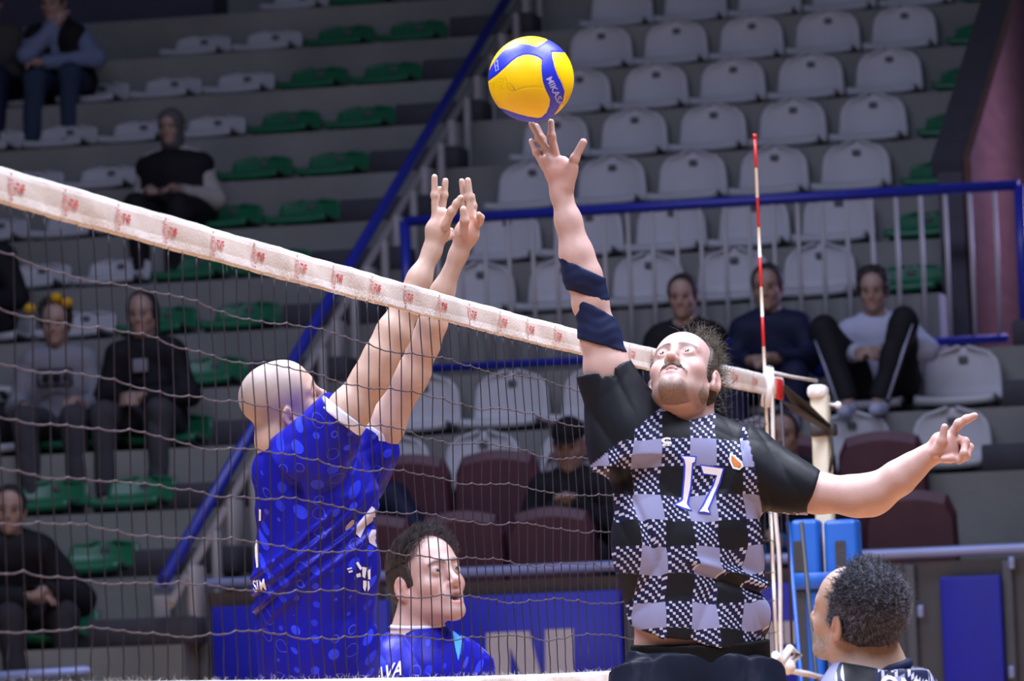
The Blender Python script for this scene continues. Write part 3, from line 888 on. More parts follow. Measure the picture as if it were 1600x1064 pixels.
# blue pads round the stand behind the post
for px, wd, lab in ((1260, .098, 'tall blue padded column nearest the net, with a dark strip'), (1316, .118, 'tall blue padded column right of the other one, behind the grey-haired player')):
    p = AY(px, 812, 5.38); o3q = np.array([p[0], 5.38, 0])
    t = empty('padded_column', o3q, lab, 'pad')
    b = MB(); b.rbox((p[0], 5.38, p[2]/2), (wd, .12, p[2]), .018, n=4); b.build('foam_pad', M['pad'], t, None).location = -o3q
    sx = p[0]-.022 if px < 1300 else p[0]+.0
    z1 = p[2]-.075; z0 = .1 if px < 1300 else p[2]-.17
    b = MB(); b.box((sx, 5.317, (z0+z1)/2), (.034, .008, z1-z0)); b.build('dark_strip', M['black'], t, None).location = -o3q
    if px < 1300:
        q = AY(1262, 908, 5.30); b = MB(); b.rbox((q[0]+.055, 5.306, q[2]), (.21, .012, .058), .004, n=1); b.build('cross_strap', M['pad'], t, None).location = -o3q
p = AY(1231, 815, 5.1); q = AY(1252, 1064, 5.1)
d = (q-p)/(p[2]-q[2]); foot = p+d*(p[2])
b = MB(); b.tube([p, foot], .007, 8); o = b.build('slanting_pole', M['pad'], None, foot); tag(o, 'thin blue slanting pole just right of the net side tape', 'pole')
p2 = p+np.array([.03, .1, 0]); f2 = foot+np.array([.05, .1, 0])
b = MB(); b.tube([p2, f2], .008, 8); o = b.build('slanting_pole', M['bracket'], None, f2); tag(o, 'thin dark slanting pole between the blue pole and the blue pads', 'pole')

# ------------------------------------------------------------------ the ball
def inpoly(x, y, poly):
    c = np.zeros(len(x), bool); n = len(poly)
    for i in range(n):
        x1, y1 = poly[i]; x2, y2 = poly[(i+1) % n]
        m = ((y1 > y) != (y2 > y)) & (x < (x2-x1)*(y-y1)/((y2-y1) or 1e-9)+x1); c ^= m
    return c
P1 = [(40, 610), (95, 575), (170, 530), (240, 470), (320, 395), (380, 350), (440, 325), (500, 320), (560, 330), (600, 345), (640, 375), (637, 450), (640, 520), (650, 600), (680, 690), (712, 750), (727, 790), (720, 850), (690, 920), (640, 965), (600, 973), (500, 960), (400, 935), (300, 900), (220, 868), (130, 850), (40, 800)]
P2 = [(40, 500), (95, 455), (150, 370), (220, 285), (300, 230), (400, 198), (480, 203), (540, 220), (590, 235), (650, 200), (700, 150), (690, 40), (300, 30), (30, 250)]
P3 = [(745, 288), (870, 282), (1020, 270), (1020, 800), (930, 900), (850, 960), (775, 928), (822, 870), (862, 800), (880, 700), (850, 620), (803, 530), (770, 440), (750, 350)]
BC = W(829.8, 123.6, 12.6); BR = .105
bm = bmesh.new(); bmesh.ops.create_icosphere(bm, subdivisions=7, radius=BR)
me = bpy.data.meshes.new('volleyball'); bm.to_mesh(me); bm.free()
nv = len(me.vertices); co = np.empty(nv*3, np.float32); me.vertices.foreach_get('co', co); co = co.reshape(-1, 3)/BR
def ball_xy(n):
    r = n@_R; u = n@_U; t = -n@_F; sgn = np.where(t >= 0, 1, -1)
    return 530+445*r*sgn, 557-447*u*sgn, t
x, y, t_ = ball_xy(co)
def seamd(poly, x, y):
    d = np.full(len(x), 1e9); n = len(poly)
    for i in range(n):
        a = np.array(poly[i], float); b_ = np.array(poly[(i+1) % n], float); ba = b_-a; h = np.clip(((x-a[0])*ba[0]+(y-a[1])*ba[1])/(ba@ba), 0, 1)
        d = np.minimum(d, np.hypot(x-a[0]-h*ba[0], y-a[1]-h*ba[1]))
    return d
sd = np.minimum(np.minimum(seamd(P1, x, y), seamd(P2, x, y)), seamd(P3, x, y))
yl = np.array([(370, 700), (450, 670), (550, 660), (660, 663)], float)
for i in range(3):
    a, b_ = yl[i], yl[i+1]; ba = b_-a; h = np.clip(((x-a[0])*ba[0]+(y-a[1])*ba[1])/(ba@ba), 0, 1); sd = np.minimum(sd, np.hypot(x-a[0]-h*ba[0], y-a[1]-h*ba[1])+3)
co2 = co*BR*(1-.012*np.exp(-(sd/8)**2))[:, None]
me.vertices.foreach_set('co', co2.astype(np.float32).ravel())
nf = len(me.polygons); fc = np.empty(nf*3, np.float32); me.polygons.foreach_get('center', fc); fc = fc.reshape(-1, 3); fc /= np.linalg.norm(fc, axis=1)[:, None]
x, y, t_ = ball_xy(fc); yel = inpoly(x, y, P1) | inpoly(x, y, P2) | inpoly(x, y, P3)
mi = np.where(yel, 0, 1)
# pen marks
def near_seg(x, y, pts, w):
    m = np.zeros(len(x), bool)
    for i in range(len(pts)-1):
        a = np.array(pts[i], float); b_ = np.array(pts[i+1], float); ba = b_-a; h = np.clip(((x-a[0])*ba[0]+(y-a[1])*ba[1])/(ba@ba+1e-9), 0, 1)
        m |= np.hypot(x-a[0]-h*ba[0], y-a[1]-h*ba[1]) < w
    return m
ink = near_seg(x, y, [(370, 700), (340, 640), (300, 615), (275, 625), (290, 665), (330, 695), (360, 690), (330, 655), (308, 650)], 3.2) & (t_ > 0)
for seg in ([(200, 575), (240, 565)], [(240, 565), (246, 600)], [(195, 600), (235, 610)], [(205, 640), (240, 640)], [(215, 660), (245, 672)], [(255, 540), (280, 600)], [(110, 610), (150, 620), (140, 645)]): ink |= near_seg(x, y, seg, 2.6) & (t_ > 0)
lab = near_seg(x, y, [(180, 370), (190, 470)], 4) | near_seg(x, y, [(150, 395), (165, 485)], 4) | near_seg(x, y, [(150, 395), (180, 370)], 3) | near_seg(x, y, [(165, 485), (190, 470)], 3) | near_seg(x, y, [(160, 440), (182, 420)], 3)
mi[ink & yel] = 3; mi[lab & ~yel & (t_ > 0)] = 2
me.polygons.foreach_set('material_index', mi.astype(np.int32)); me.polygons.foreach_set('use_smooth', np.ones(nf, bool)); me.update()
for k in ('ball_y', 'ball_b', 'ball_t', 'ball_i'): me.materials.append(M[k])
ball = bpy.data.objects.new('volleyball', me); COL.objects.link(ball); ball.location = BC
tag(ball, 'yellow and blue volleyball touched by the fingertips of the raised hand', 'ball')
V, F_ = text_geo('MIKASA', .0215, bold=.0005)
p0 = BC+_R*((704-530)/445*.105)+_U*((557-560)/447*.105)
rt = nrm(_R*(112)+_U*(-232)); up_ = nrm(_R*232+_U*112)
decal('maker_name', V-np.array([0, .006]), F_, p0, rt, up_, -_F, ball, M['ball_t'], ball, BC, off=.0012, maxe=.004)
# ------------------------------------------------------------------ players
CR, CU, CT = _R, _U, -_F                       # rough image-right, image-up and towards-camera directions
def seq(P, pts, rs, k=.03, n=None, q=1.0):
    for i in range(len(pts)-1): P.append(cap(pts[i], pts[i+1], rs[i], rs[i+1], k, n, q))
def legs(P, hip, fwd, left, s=1.0, foot_z=0.0, bend=.15, spread=.10, k=.04):
    """thighs, shins and feet below a pelvis centre"""
    J = []
    hz_ = hip[2]
    for q in (-1, 1):
        h = hip+left*q*.095*s; L = hz_-foot_z-.07*s
        kn = h+left*q*spread*.4+fwd*bend*L*.5+np.array([0, 0, -L*.50]); an = h+left*q*spread+fwd*(-bend*.2)*L+np.array([0, 0, -L])
        seq(P, [h, (h+kn)/2, kn, kn*.6+an*.4, an], [.088*s, .078*s, .056*s, .054*s, .038*s], k)
        P.append(cap(an+np.array([0, 0, -.03]), an+fwd*.13*s+np.array([0, 0, -.055]), .036*s, .030*s, .03)); J.append((h, kn, an))
    return J
def shoes(parent, o, J, fwd, m, s=1.0):
    for (h, kn, an) in J:
        P = [cap(an+np.array([0, 0, -.045*s]), an+fwd*.16*s+np.array([0, 0, -.065*s]), .047*s, .038*s, .02), cone(an+np.array([0, 0, -.03]), an+np.array([0, 0, .03]), .05*s, .048*s, .01)]
        solid('shoe', P, .012, m, parent, o, cut=[(an+np.array([0, 0, -.078*s]), np.array([0, 0, -1.]))])

def fabric(name, base, rough=.55, bump=.35, sheen=0, extra=None):
    m, nt, b = nodes_of(name); N = nt.nodes; L = nt.links
    tc = N.new('ShaderNodeTexCoord'); nz = N.new('ShaderNodeTexNoise'); nz.inputs['Scale'].default_value = 9; nz.inputs['Detail'].default_value = 3
    mp = N.new('ShaderNodeMapping'); mp.inputs['Scale'].default_value = (1, 1, .45); mp.inputs['Rotation'].default_value = (.3, .5, .2)
    L.new(tc.outputs['Object'], mp.inputs[0]); L.new(mp.outputs[0], nz.inputs['Vector'])
    bp = N.new('ShaderNodeBump'); bp.inputs['Strength'].default_value = bump; bp.inputs['Distance'].default_value = .02
    L.new(nz.outputs[0], bp.inputs['Height']); L.new(bp.outputs[0], b.inputs['Normal'])
    b.inputs['Roughness'].default_value = rough; b.inputs['Sheen Weight'].default_value = sheen; b.inputs['Specular IOR Level'].default_value = .14
    if extra is None: b.inputs['Base Color'].default_value = (*base, 1)
    else: extra(nt, b)
    return m
def mathn(nt, op, a, b_=None, c=None):
    n = nt.nodes.new('ShaderNodeMath'); n.operation = op
    for i, v in enumerate((a, b_, c)):
        if v is None: continue
        if isinstance(v, (int, float)): n.inputs[i].default_value = v
        else: nt.links.new(v, n.inputs[i])
    return n.outputs[0]
def mixc(nt, f, a, b_):
    n = nt.nodes.new('ShaderNodeMix'); n.data_type = 'RGBA'
    if isinstance(f, (int, float)): n.inputs[0].default_value = f
    else: nt.links.new(f, n.inputs[0])
    for i, v in ((6, a), (7, b_)):
        if isinstance(v, tuple): n.inputs[i].default_value = (*v, 1)
        else: nt.links.new(v, n.inputs[i])
    return n.outputs[2]
def gingham(nt, b):
    """big light / black / dotted squares from the garment's own UV in metres, attribute 'plain' = black side panels"""
    uv = nt.nodes.new('ShaderNodeUVMap'); uv.uv_map = 'UVMap'; sp = nt.nodes.new('ShaderNodeSeparateXYZ'); nt.links.new(uv.outputs[0], sp.inputs[0])
    u, v = sp.outputs[0], sp.outputs[1]
    c = .067
    def par(x, s):   # 1 on even cells
        f = mathn(nt, 'FLOOR', mathn(nt, 'DIVIDE', x, s)); return mathn(nt, 'LESS_THAN', mathn(nt, 'ABSOLUTE', mathn(nt, 'FLOORED_MODULO', f, 2.0)), .5)
    eu, ev = par(u, c), par(v, c)
    light = mathn(nt, 'MULTIPLY', eu, ev)
    dark = mathn(nt, 'MULTIPLY', mathn(nt, 'SUBTRACT', 1.0, eu), mathn(nt, 'SUBTRACT', 1.0, ev))
    s = .0074
    iu = mathn(nt, 'FLOOR', mathn(nt, 'DIVIDE', u, s)); iv = mathn(nt, 'FLOOR', mathn(nt, 'DIVIDE', v, s))
    a = mathn(nt, 'ADD', iu, iv)
    dots = mathn(nt, 'MULTIPLY', mathn(nt, 'LESS_THAN', mathn(nt, 'FLOORED_MODULO', a, 3.0), .5), 1.0)
    def bits(x):
        f = mathn(nt, 'FRACT', mathn(nt, 'DIVIDE', x, s)); return mathn(nt, 'GREATER_THAN', mathn(nt, 'MULTIPLY', f, mathn(nt, 'SUBTRACT', 1.0, f)), .045)
    dots = mathn(nt, 'MULTIPLY', dots, mathn(nt, 'MULTIPLY', bits(u), bits(v)))
    col = mixc(nt, dots, (.014, .018, .060), (.52, .54, .72))
    col = mixc(nt, dark, col, (.012, .014, .020)); col = mixc(nt, light, col, (.27, .29, .50))
    at = nt.nodes.new('ShaderNodeAttribute'); at.attribute_name = 'plain'
    col = mixc(nt, at.outputs['Fac'], col, (.010, .012, .018)); nt.links.new(col, b.inputs['Base Color'])
def hexes(nt, b):
    uv = nt.nodes.new('ShaderNodeUVMap'); uv.uv_map = 'UVMap'
    vo = nt.nodes.new('ShaderNodeTexVoronoi'); vo.inputs['Scale'].default_value = 22; vo.inputs['Randomness'].default_value = .35
    nt.links.new(uv.outputs[0], vo.inputs['Vector']); sp = nt.nodes.new('ShaderNodeSeparateColor'); nt.links.new(vo.outputs['Color'], sp.inputs[0])
    d = vo.outputs['Distance']; r = sp.outputs[0]
    filled = mathn(nt, 'MULTIPLY', mathn(nt, 'LESS_THAN', d, mathn(nt, 'MULTIPLY_ADD', r, .36, .13)), mathn(nt, 'LESS_THAN', r, .74))
    ring = mathn(nt, 'MULTIPLY', mathn(nt, 'LESS_THAN', mathn(nt, 'ABSOLUTE', mathn(nt, 'SUBTRACT', d, .36)), .022), mathn(nt, 'GREATER_THAN', r, .74))
    g = sp.outputs[1]
    col = mixc(nt, mathn(nt, 'MULTIPLY', filled, mathn(nt, 'MULTIPLY_ADD', g, .6, .4)), (.012, .012, .34), (.035, .06, .95))
    col = mixc(nt, mathn(nt, 'MULTIPLY', ring, .6), col, (.07, .10, .70))
    nt.links.new(col, b.inputs['Base Color'])
F_CHECK = fabric('checked_jersey', None, .5, .3, extra=gingham)
F_BLUE = fabric('blue_hexagon_jersey', None, .38, .45, extra=hexes)
F_BLACK = fabric('black_cloth', (.013, .016, .023), .45, .5)
F_NAVY = fabric('navy_elastic', (.010, .016, .055), .6, .12)
F_SHORT = fabric('black_shorts', (.010, .014, .030), .42, .7)
F_WAIST = fabric('black_waistband', (.004, .004, .005), .7, .1)
F_BSHORT = fabric('blue_shorts', (.02, .03, .40), .5, .3)
F_WHITE = fabric('white_trim', (.72, .74, .88), .6, .1)
F_CYAN = fabric('light_blue_trim', (.07, .33, .90), .5, .1)
P_WHITE = mat('white_print', (.86, .87, .93), .5, var=.02)
P_LILAC = mat('lilac_print', (.66, .60, .72), .5, var=.02)
P_BLUE = mat('blue_print_outline', (.03, .05, .75), .5, var=.02)
P_ORANGE = mat('orange_badge', (.62, .20, .04), .5, var=.3, scale=300)
HAIR_BROWN = mat('brown_hair', (.060, .048, .038), .5, var=.5, scale=60, bump=.8, bscale=160)
HAIR_FUZZ = mat('light_brown_hair', (.11, .095, .070), .5, var=.4, scale=60)
HAIR_DARK = mat('dark_hair', (.016, .015, .016), .45, var=.5, scale=60, bump=.8, bscale=200)
HAIR_GREY = mat('greying_dark_hair', (.040, .044, .066), .5, var=.7, scale=90, bump=.9, bscale=220)
SHOE = mat('white_sports_shoe', (.6, .6, .62), .5)
SOLE = mat('dark_shoe', (.04, .04, .045), .6)
SKIN1 = (.53, .355, .325); SKIN2 = (.53, .365, .30); SKIN3 = (.50, .345, .28); SKIN4 = (.44, .30, .25)
LEFT_H = lambda f: nrm(np.cross([0, 0, 1.], f))

def hair_cap(name, c, A, s, mats, parent, o, extra=(), cuts=(), grow=.008, h=.004, rough=.004, freq=160, bottom=None, base=True):
    T = lambda p: np.array(c)+A@(np.array(p)*s)
    P = []
    if base: P = [ell(T((0, -.018, .030)), (np.array((.076, .098, .086))+grow)*s, A, .02), ell(T((0, -.045, -.02)), (np.array((.064, .060, .075))+grow*.6)*s, A, .03), ell(T((0, .028, .030)), (np.array((.062, .060, .068))+grow*.75)*s, A, .03)]
    for (p, r, k) in extra: P.append(ell(T(p), np.array(r)*s, A, k))
    ct = [(T(p), nrm(A@np.array(n, float))) for (p, n) in cuts]
    def disp(Q):
        q = (Q-np.array(c))@A
        return rough*(np.sin(q[:, 0]*freq+2*np.sin(q[:, 2]*freq*.6))*np.sin(q[:, 1]*freq*.9+2*np.sin(q[:, 0]*freq*.5))*.6+.4*np.sin(q@np.array([2.1, 1.3, 1.7])*freq*1.6))
    return solid(name, P, h, mats, parent, o, disp=disp, cut=ct)
def on_surface(ob, o, n, rg, cond=None):
    me = ob.data; nf = len(me.polygons); ce = np.empty(nf*3); me.polygons.foreach_get('center', ce); no = np.empty(nf*3); me.polygons.foreach_get('normal', no)
    ce = ce.reshape(-1, 3)+np.array(o); no = no.reshape(-1, 3)
    idx = np.arange(nf) if cond is None else np.where(cond(ce, no))[0]
    idx = rg.choice(idx, n); return ce[idx], no[idx]

# ======== player 17, in front of the net ========
Z = 12.72
G = lambda px, py, dz=0.0: W(px, py, Z+dz)
hipc = G(1090, 1075); o17 = np.array([hipc[0], hipc[1], .40])
p17 = empty('person', o17, 'player in a black checked jersey numbered 17, jumping, one arm up to the ball', 'person')
hA = head_frame(-.25, .70, .67, .13, .70, -.70); hC = G(1067, 588); hS = 1.0
tn = nrm(_F*[1, 1, 0])                                   # flattening axis of the torso
P = []
P += [cap(G(1085, 1050), G(1086, 990), .158, .140, .03, tn, .64), cap(G(1086, 990), G(1072, 860), .138, .148, .03, tn, .58),
      cap(G(1072, 860), G(1060, 740), .150, .138, .04, tn, .58), cap(G(985, 672, .02), G(1165, 716, .02), .055, .060, .06)]
P += [cap(G(1058, 715, .02), G(1066, 655, .01), .072, .060, .05), cap(G(1066, 655, .01), G(1084, 600, .03), .060, .064, .03)]
P += head_prims(hC, hA, hS)
# raised right arm
seq(P, [G(985, 690), G(966, 640), G(948, 575), G(937, 525), G(924, 470)], [.066, .060, .052, .043, .0385], .03)
P.append(ell(G(908, 478), (.018, .018, .022), None, .03))
seq(P, [G(924, 470), G(912, 432), G(901, 398), G(888, 345), G(877, 303)], [.040, .043, .040, .031, .0245], .02)
P += [cap(G(877, 303), G(876, 272), .0235, .030, .02, CT, .7), cap(G(864, 268), G(889, 268), .017, .018, .02), cap(G(858, 250), G(880, 252), .012, .013, .015),
      cap(G(872, 290), G(853, 250), .017, .012, .014), cap(G(886, 290, -.01), G(894, 262, -.015), .017, .015, .014)]
finger(P, [G(890, 272, -.012), G(898, 248, -.02), G(911.5, 222, -.025)], .0125, .0098)
finger(P, [G(868, 240), G(862, 213, -.004), G(861, 190.5, .0)], .0105, .0082)
finger(P, [G(858, 240, .008), G(843, 216, .008), G(830.5, 193.5, .004)], .0100, .0082)
finger(P, [G(853, 243, .02), G(848, 218, .02), G(838, 197, .016)], .0095, .0078)
finger(P, [G(851, 262, .01), G(838, 238, .012), G(830, 220.5, .014)], .0095, .0072)
# left arm held out
seq(P, [G(1172, 735), G(1215, 752, -.01), G(1275, 770, -.03), G(1340, 775, -.05), G(1372, 768, -.06)], [.070, .060, .0465, .047, .044], .03)
P.append(ell(G(1366, 792, -.05), (.020, .020, .018), None, .03))
seq(P, [G(1372, 768, -.06), G(1405, 746, -.08), G(1428, 728, -.09), G(1448, 713, -.10)], [.044, .040, .031, .0245], .025)
P += [cap(G(1448, 713, -.10), G(1474, 700, -.11), .0245, .030, .02), cap(G(1468, 688, -.11), G(1484, 712, -.11), .020, .018, .02), cap(G(1485, 684, -.11), G(1497, 706, -.10), .014, .013, .015)]
finger(P, [G(1462, 706, -.13), G(1472, 689, -.14), G(1476, 667, -.145)], .0135, .0090)
finger(P, [G(1486, 679, -.11), G(1498, 662, -.12), G(1510, 655, -.125), G(1523, 649.5, -.13)], .0118, .0088)
finger(P, [G(1493, 684, -.10), G(1508, 690, -.125), G(1506, 708, -.145), G(1498.5, 721, -.14)], .0112, .0080)
finger(P, [G(1497, 694, -.09), G(1515, 699, -.11), G(1510, 713, -.13), G(1500, 716, -.135)], .0105, .0078)
finger(P, [G(1490, 712, -.09), G(1502, 716, -.11), G(1488, 716, -.135), G(1474, 717, -.14)], .0105, .0080)
J17 = legs(P, G(1090, 1085), nrm(CT*[1, 1, 0]), LEFT_H(nrm(CT*[1, 1, 0])), 1.05, .42, .35, .12)
body = solid('body', P, .0034, M['skin'], p17, o17, color=lambda V: skin_color(V, SKIN1, [(hC, hA, hS)], [(G(876, 262), .05), (G(1485, 700, -.11), .05), (G(1515, 653, -.12), .02)], beard=(.12, .085, .065), brow=(.07, .05, .045)))
eyes(p17, o17, hC, hA, hS, (-.12, 1, .18))
# hair: short undercut sides, loose curly top, bun at the nape
hT = lambda p: hC+hA@(np.array(p)*hS)
hr = hair_cap('hair', hC, hA, hS, HAIR_BROWN, p17, o17, cuts=[((0, .055, .070), (0, .92, -.38)), ((0, .0, -.055), (0, .35, -.95)), ((0, .034, 0), (0, 1, .12))], grow=.0075, rough=.0015, freq=260)
mp_ = []
for q in (-1, 1): mp_ += [cap(hT((0, .0972, -.0535)), hT((q*.017, .0915, -.0560)), .0050, .0056, .006), cap(hT((q*.017, .0915, -.0560)), hT((q*.027, .0840, -.0615)), .0056, .0048, .006)]
solid('moustache', mp_, .0016, mat('soft_brown_moustache', (.15, .11, .09), .8, var=.5, scale=200, bump=1.0, bscale=300), p17, o17, disp=lambda Q: .0012*np.sin(Q@CR*900+2*np.sin(Q@CU*500)))
bun = solid('hair_bun', [ell(G(1119, 645, .06), (.022, .022, .030), None), cap(G(1112, 610, .06), G(1118, 645, .07), .022, .020, .02)], .0035, HAIR_DARK, p17, o17, disp=lambda Q: .004*np.sin(Q[:, 0]*240+3*np.sin(Q[:, 2]*150))*np.sin(Q[:, 2]*260+Q[:, 1]*140))
rg = np.random.RandomState(2); B_ = []; D_ = []
c0 = hT((0, -.03, .105)); 
for i in range(1500):
    a = rg.uniform(-1, 1); e = rg.uniform(0, 1)
    a = a*.55+.40; p = hT((a*.062, .030-.13*e, .110-.03*e-.045*a*a)); B_.append(p)
    D_.append(hA@np.array([rg.randn()*.4, -.1+rg.randn()*.4, .25+rg.randn()*.3])+CR*.75+CU*.18)
strands('loose_hair', np.array(B_), np.array(D_), (.056), .0006, HAIR_FUZZ, hr, o17, curl=.35, seg=7, seed=4)
ce, no = on_surface(bun, o17, 260, rg); strands('bun_hair', ce, no+rg.randn(260, 3)*.6, .028, .0006, HAIR_DARK, bun, o17, curl=.5, seg=5)
# elbow sleeves
armd = nrm(G(924, 470)-G(950, 575))
def band_part(pts, rs, name='elbow_sleeve'):
    q = []
    for i in range(len(pts)-1): q.append(cap(pts[i], pts[i+1], rs[i]+.0052, rs[i+1]+.0052, .02))
    return q
t1, b1 = G(907, 417), G(924, 464)
solid('elbow_sleeve', band_part([G(924, 470), G(912, 432), G(901, 398)], [.040, .043, .040]), .0034, F_NAVY, p17, o17, cut=[(t1, nrm(CU*.92-CR*(-.42))), (b1, -nrm(CU*.95-CR*(-.28)))], disp=lambda Q: .0005*np.sin(Q@CU*240+2*np.sin(Q@CR*70)))
t1, b1 = G(929, 478), G(941, 540)
solid('elbow_sleeve', band_part([G(953, 592), G(948, 575), G(937, 525), G(924, 470)], [.055, .052, .045, .0405]), .0034, F_NAVY, p17, o17, cut=[(t1, nrm(CU*.86-CR*(-.50))), (b1, -nrm(CU*.95-CR*(-.26)))], disp=lambda Q: .0005*np.sin(Q@CU*240+2*np.sin(Q@CR*70)))
# jersey
P = [cap(G(1086, 1040), G(1084, 960), .165, .165, .02, tn, .70), cap(G(1084, 960), G(1070, 830), .165, .172, .02, tn, .68), cap(G(1070, 830), G(1056, 735), .172, .150, .03, tn, .66),
     cap(G(985, 676, .01), G(1160, 720, .01), .074, .078, .07)]
P += [cone(G(990, 710), G(945, 578), .105, .0675, .05), cone(G(1165, 738), G(1269, 769, -.03), .092, .053, .05)]
P += inflated([cap(G(1086, 990), G(1072, 860), .138, .148, .05, tn, .58), cap(G(1072, 860), G(1060, 740), .150, .138, .05, tn, .58), cap(G(985, 672, .02), G(1165, 716, .02), .055, .060, .06), cap(G(985, 690), G(966, 640), .066, .060, .03), cap(G(1172, 735), G(1215, 752, -.01), .070, .060, .03)], .007)
P += [cap(G(1060, 690, .02), G(1072, 655, .01), .078, .066, .02)]
P += [cone(G(952, 600), G(925, 520), .060, .066, .006, op='-'), cone(G(1252, 764, -.025), G(1310, 782, -.04), .045, .052, .006, op='-')]
P += [cone(G(1064, 682, .0), G(1078, 600, .0), .062, .085, .004, op='-')]
wj = [(nrm([.8, .2, .55]), 26, .0050, (.3, 1, .2), 9), (nrm([-.5, .3, 1.]), 34, .0035, (1, .3, .5), 11), (nrm([.1, .1, 1]), 20, .003, (1, .5, 0), 8)]
def fold17(Q):
    x = (Q-G(1070, 800))@CR; z = (Q-G(1070, 800))@CU
    d = wave(Q, wj)*1.5*(.45+.55*sm(-z, -.15, .15))
    d += wave(Q, [(nrm(CR*.8+CU*.5), 60, .0035, nrm(CU+CT*.4), 10)])*(sm(x, .13, .19)+sm(-x, .10, .16))
    # deep fold crossing the belly, drape lines from the shoulders
    d -= .012*np.exp(-((z+.105+.35*x+.5*(x-.12)**2)/.012)**2)*sm(x, -.02, .06)
    d += .009*np.exp(-((z+.135+.35*x)/.012)**2)*sm(x, -.02, .06)
    d += .007*np.exp(-((x+.115+.05*np.sin(z*9))/.010)**2)*sm(.1-np.abs(z+.05), -.15, .05)
    d -= .010*np.exp(-((z+.255-.9*x-.0)/.012)**2)*sm(-x, .02, .08)
    return d
def uv17(V):
    q = V-G(1094, 793); d = fold17(V)
    return np.stack([q@CR+.0335+d*1.2+.004*np.sin(q@CU*14), q@CU+.0335+d*.9+.03*np.maximum(0, -(q@CR)-.10)], 1)
def plain17(V):
    x = (V-G(0, 0))@CR; y = (V-G(0, 0))@CU
    px = lambda c: (G(c, 0)-G(0, 0))@CR
    out = np.zeros(len(V))
    # sleeves: beyond the shoulder seams
    def side(a, b_):   # positive on the outer side of the seam a->b
        A2, B2 = G(*a), G(*b_); ax_, ay_ = (A2-G(0, 0))@CR, (A2-G(0, 0))@CU; bx, by = (B2-G(0, 0))@CR, (B2-G(0, 0))@CU
        return (bx-ax_)*(y-ay_)-(by-ay_)*(x-ax_)
    out[(side((940, 712), (1028, 640)) > 0)] = 1
    out[(side((1168, 690), (1190, 800)) > 0) & (y > (G(0, 800)-G(0, 0))@CU)] = 1
    n = (V-G(1075, 850))@nrm(tn)
    zf = (V-G(1068, 850))@CT
    out[zf < .012] = 1
    return {'plain': out}
jer = solid('jersey', P, .0042, F_CHECK, p17, o17, disp=fold17, cut=[(G(1085, 992), nrm(-CU+.155*CR*-1)), ], uvf=uv17, attrf=plain17)
b = MB(); cc = G(1067, 664, .01); nk = nrm(G(1078, 600)-G(1064, 682)); e1 = nrm(np.cross(nk, CT)); e2 = np.cross(nk, e1)
b.tube([cc+e1*.066*math.cos(a)+e2*.062*math.sin(a)-nk*.006*0 for a in np.linspace(0, 2*math.pi, 40, endpoint=False)], .0085, 8, closed=True)
o = b.build('collar', F_NAVY, jer, None); o.location = -o17
ONE = [(1062, 711), (1084, 713), (1083, 720), (1079, 722), (1076, 760), (1071, 783), (1071.5, 787), (1077, 794), (1066, 791), (1053, 786), (1062, 782), (1065, 778), (1068, 745), (1069, 725), (1067, 716)]
SEV = [(1093, 726), (1127, 731), (1121, 752), (1103, 793), (1106, 799), (1098, 797), (1090, 797), (1097, 788), (1113, 757), (1118, 741), (1097, 738)]
oo = G(1085, 755)
def pg(poly, grow=0):
    q = np.array([[(G(*p)-oo)@CR, (G(*p)-oo)@CU] for p in poly])
    if grow:
        n = len(q); out = []
        ar = sum(q[i][0]*q[(i+1) % n][1]-q[(i+1) % n][0]*q[i][1] for i in range(n)); sg = 1 if ar > 0 else -1
        for i in range(n):
            a = nrm(q[i]-q[i-1]); b_ = nrm(q[(i+1) % n]-q[i]); nn = nrm(np.array([a[1]+b_[1], -a[0]-b_[0]]))*sg
            out.append(q[i]+nn*grow)
        q = np.array(out)
    return [tuple(v) for v in q]
V_, F_ = poly_geo([pg(ONE, .0045), pg(SEV, .0045)]); decal('number_outline', V_, F_, oo, CR, CU, CT, jer, P_BLUE, p17, o17, off=.0022)
V_, F_ = poly_geo([pg(ONE), pg(SEV)]); decal('number', V_, F_, oo, CR, CU, CT, jer, P_WHITE, p17, o17, off=.0034)
# small maker mark and badge
V_, F_ = text_geo('C', .020, bold=.0015); decal('maker_mark', V_*[1.5, .9], F_, G(1032, 691), CR, CU, CT, jer, P_WHITE, p17, o17, off=.003, maxe=.006)
V_, F_ = text_geo('SPORT', .0075, bold=.0004); decal('maker_mark', V_, F_, G(1033, 695.5), CR, CU, CT, jer, P_WHITE, p17, o17, off=.003, maxe=.006)
oo = G(1147, 720)
V_, F_ = poly_geo([pg([(1139, 708), (1146, 713), (1155, 721), (1157, 727), (1152, 731), (1144, 729), (1139, 719)], .003)]); decal('badge_rim', V_, F_, oo, CR, CU, CT, jer, P_WHITE, p17, o17, off=.0022, maxe=.006)
V_, F_ = poly_geo([pg([(1140.5, 710), (1146, 714), (1154, 722), (1155.5, 727), (1151, 729), (1144.5, 727.5), (1140.5, 719)])]); decal('badge', V_, F_, oo, CR, CU, CT, jer, P_ORANGE, p17, o17, off=.0034, maxe=.006)
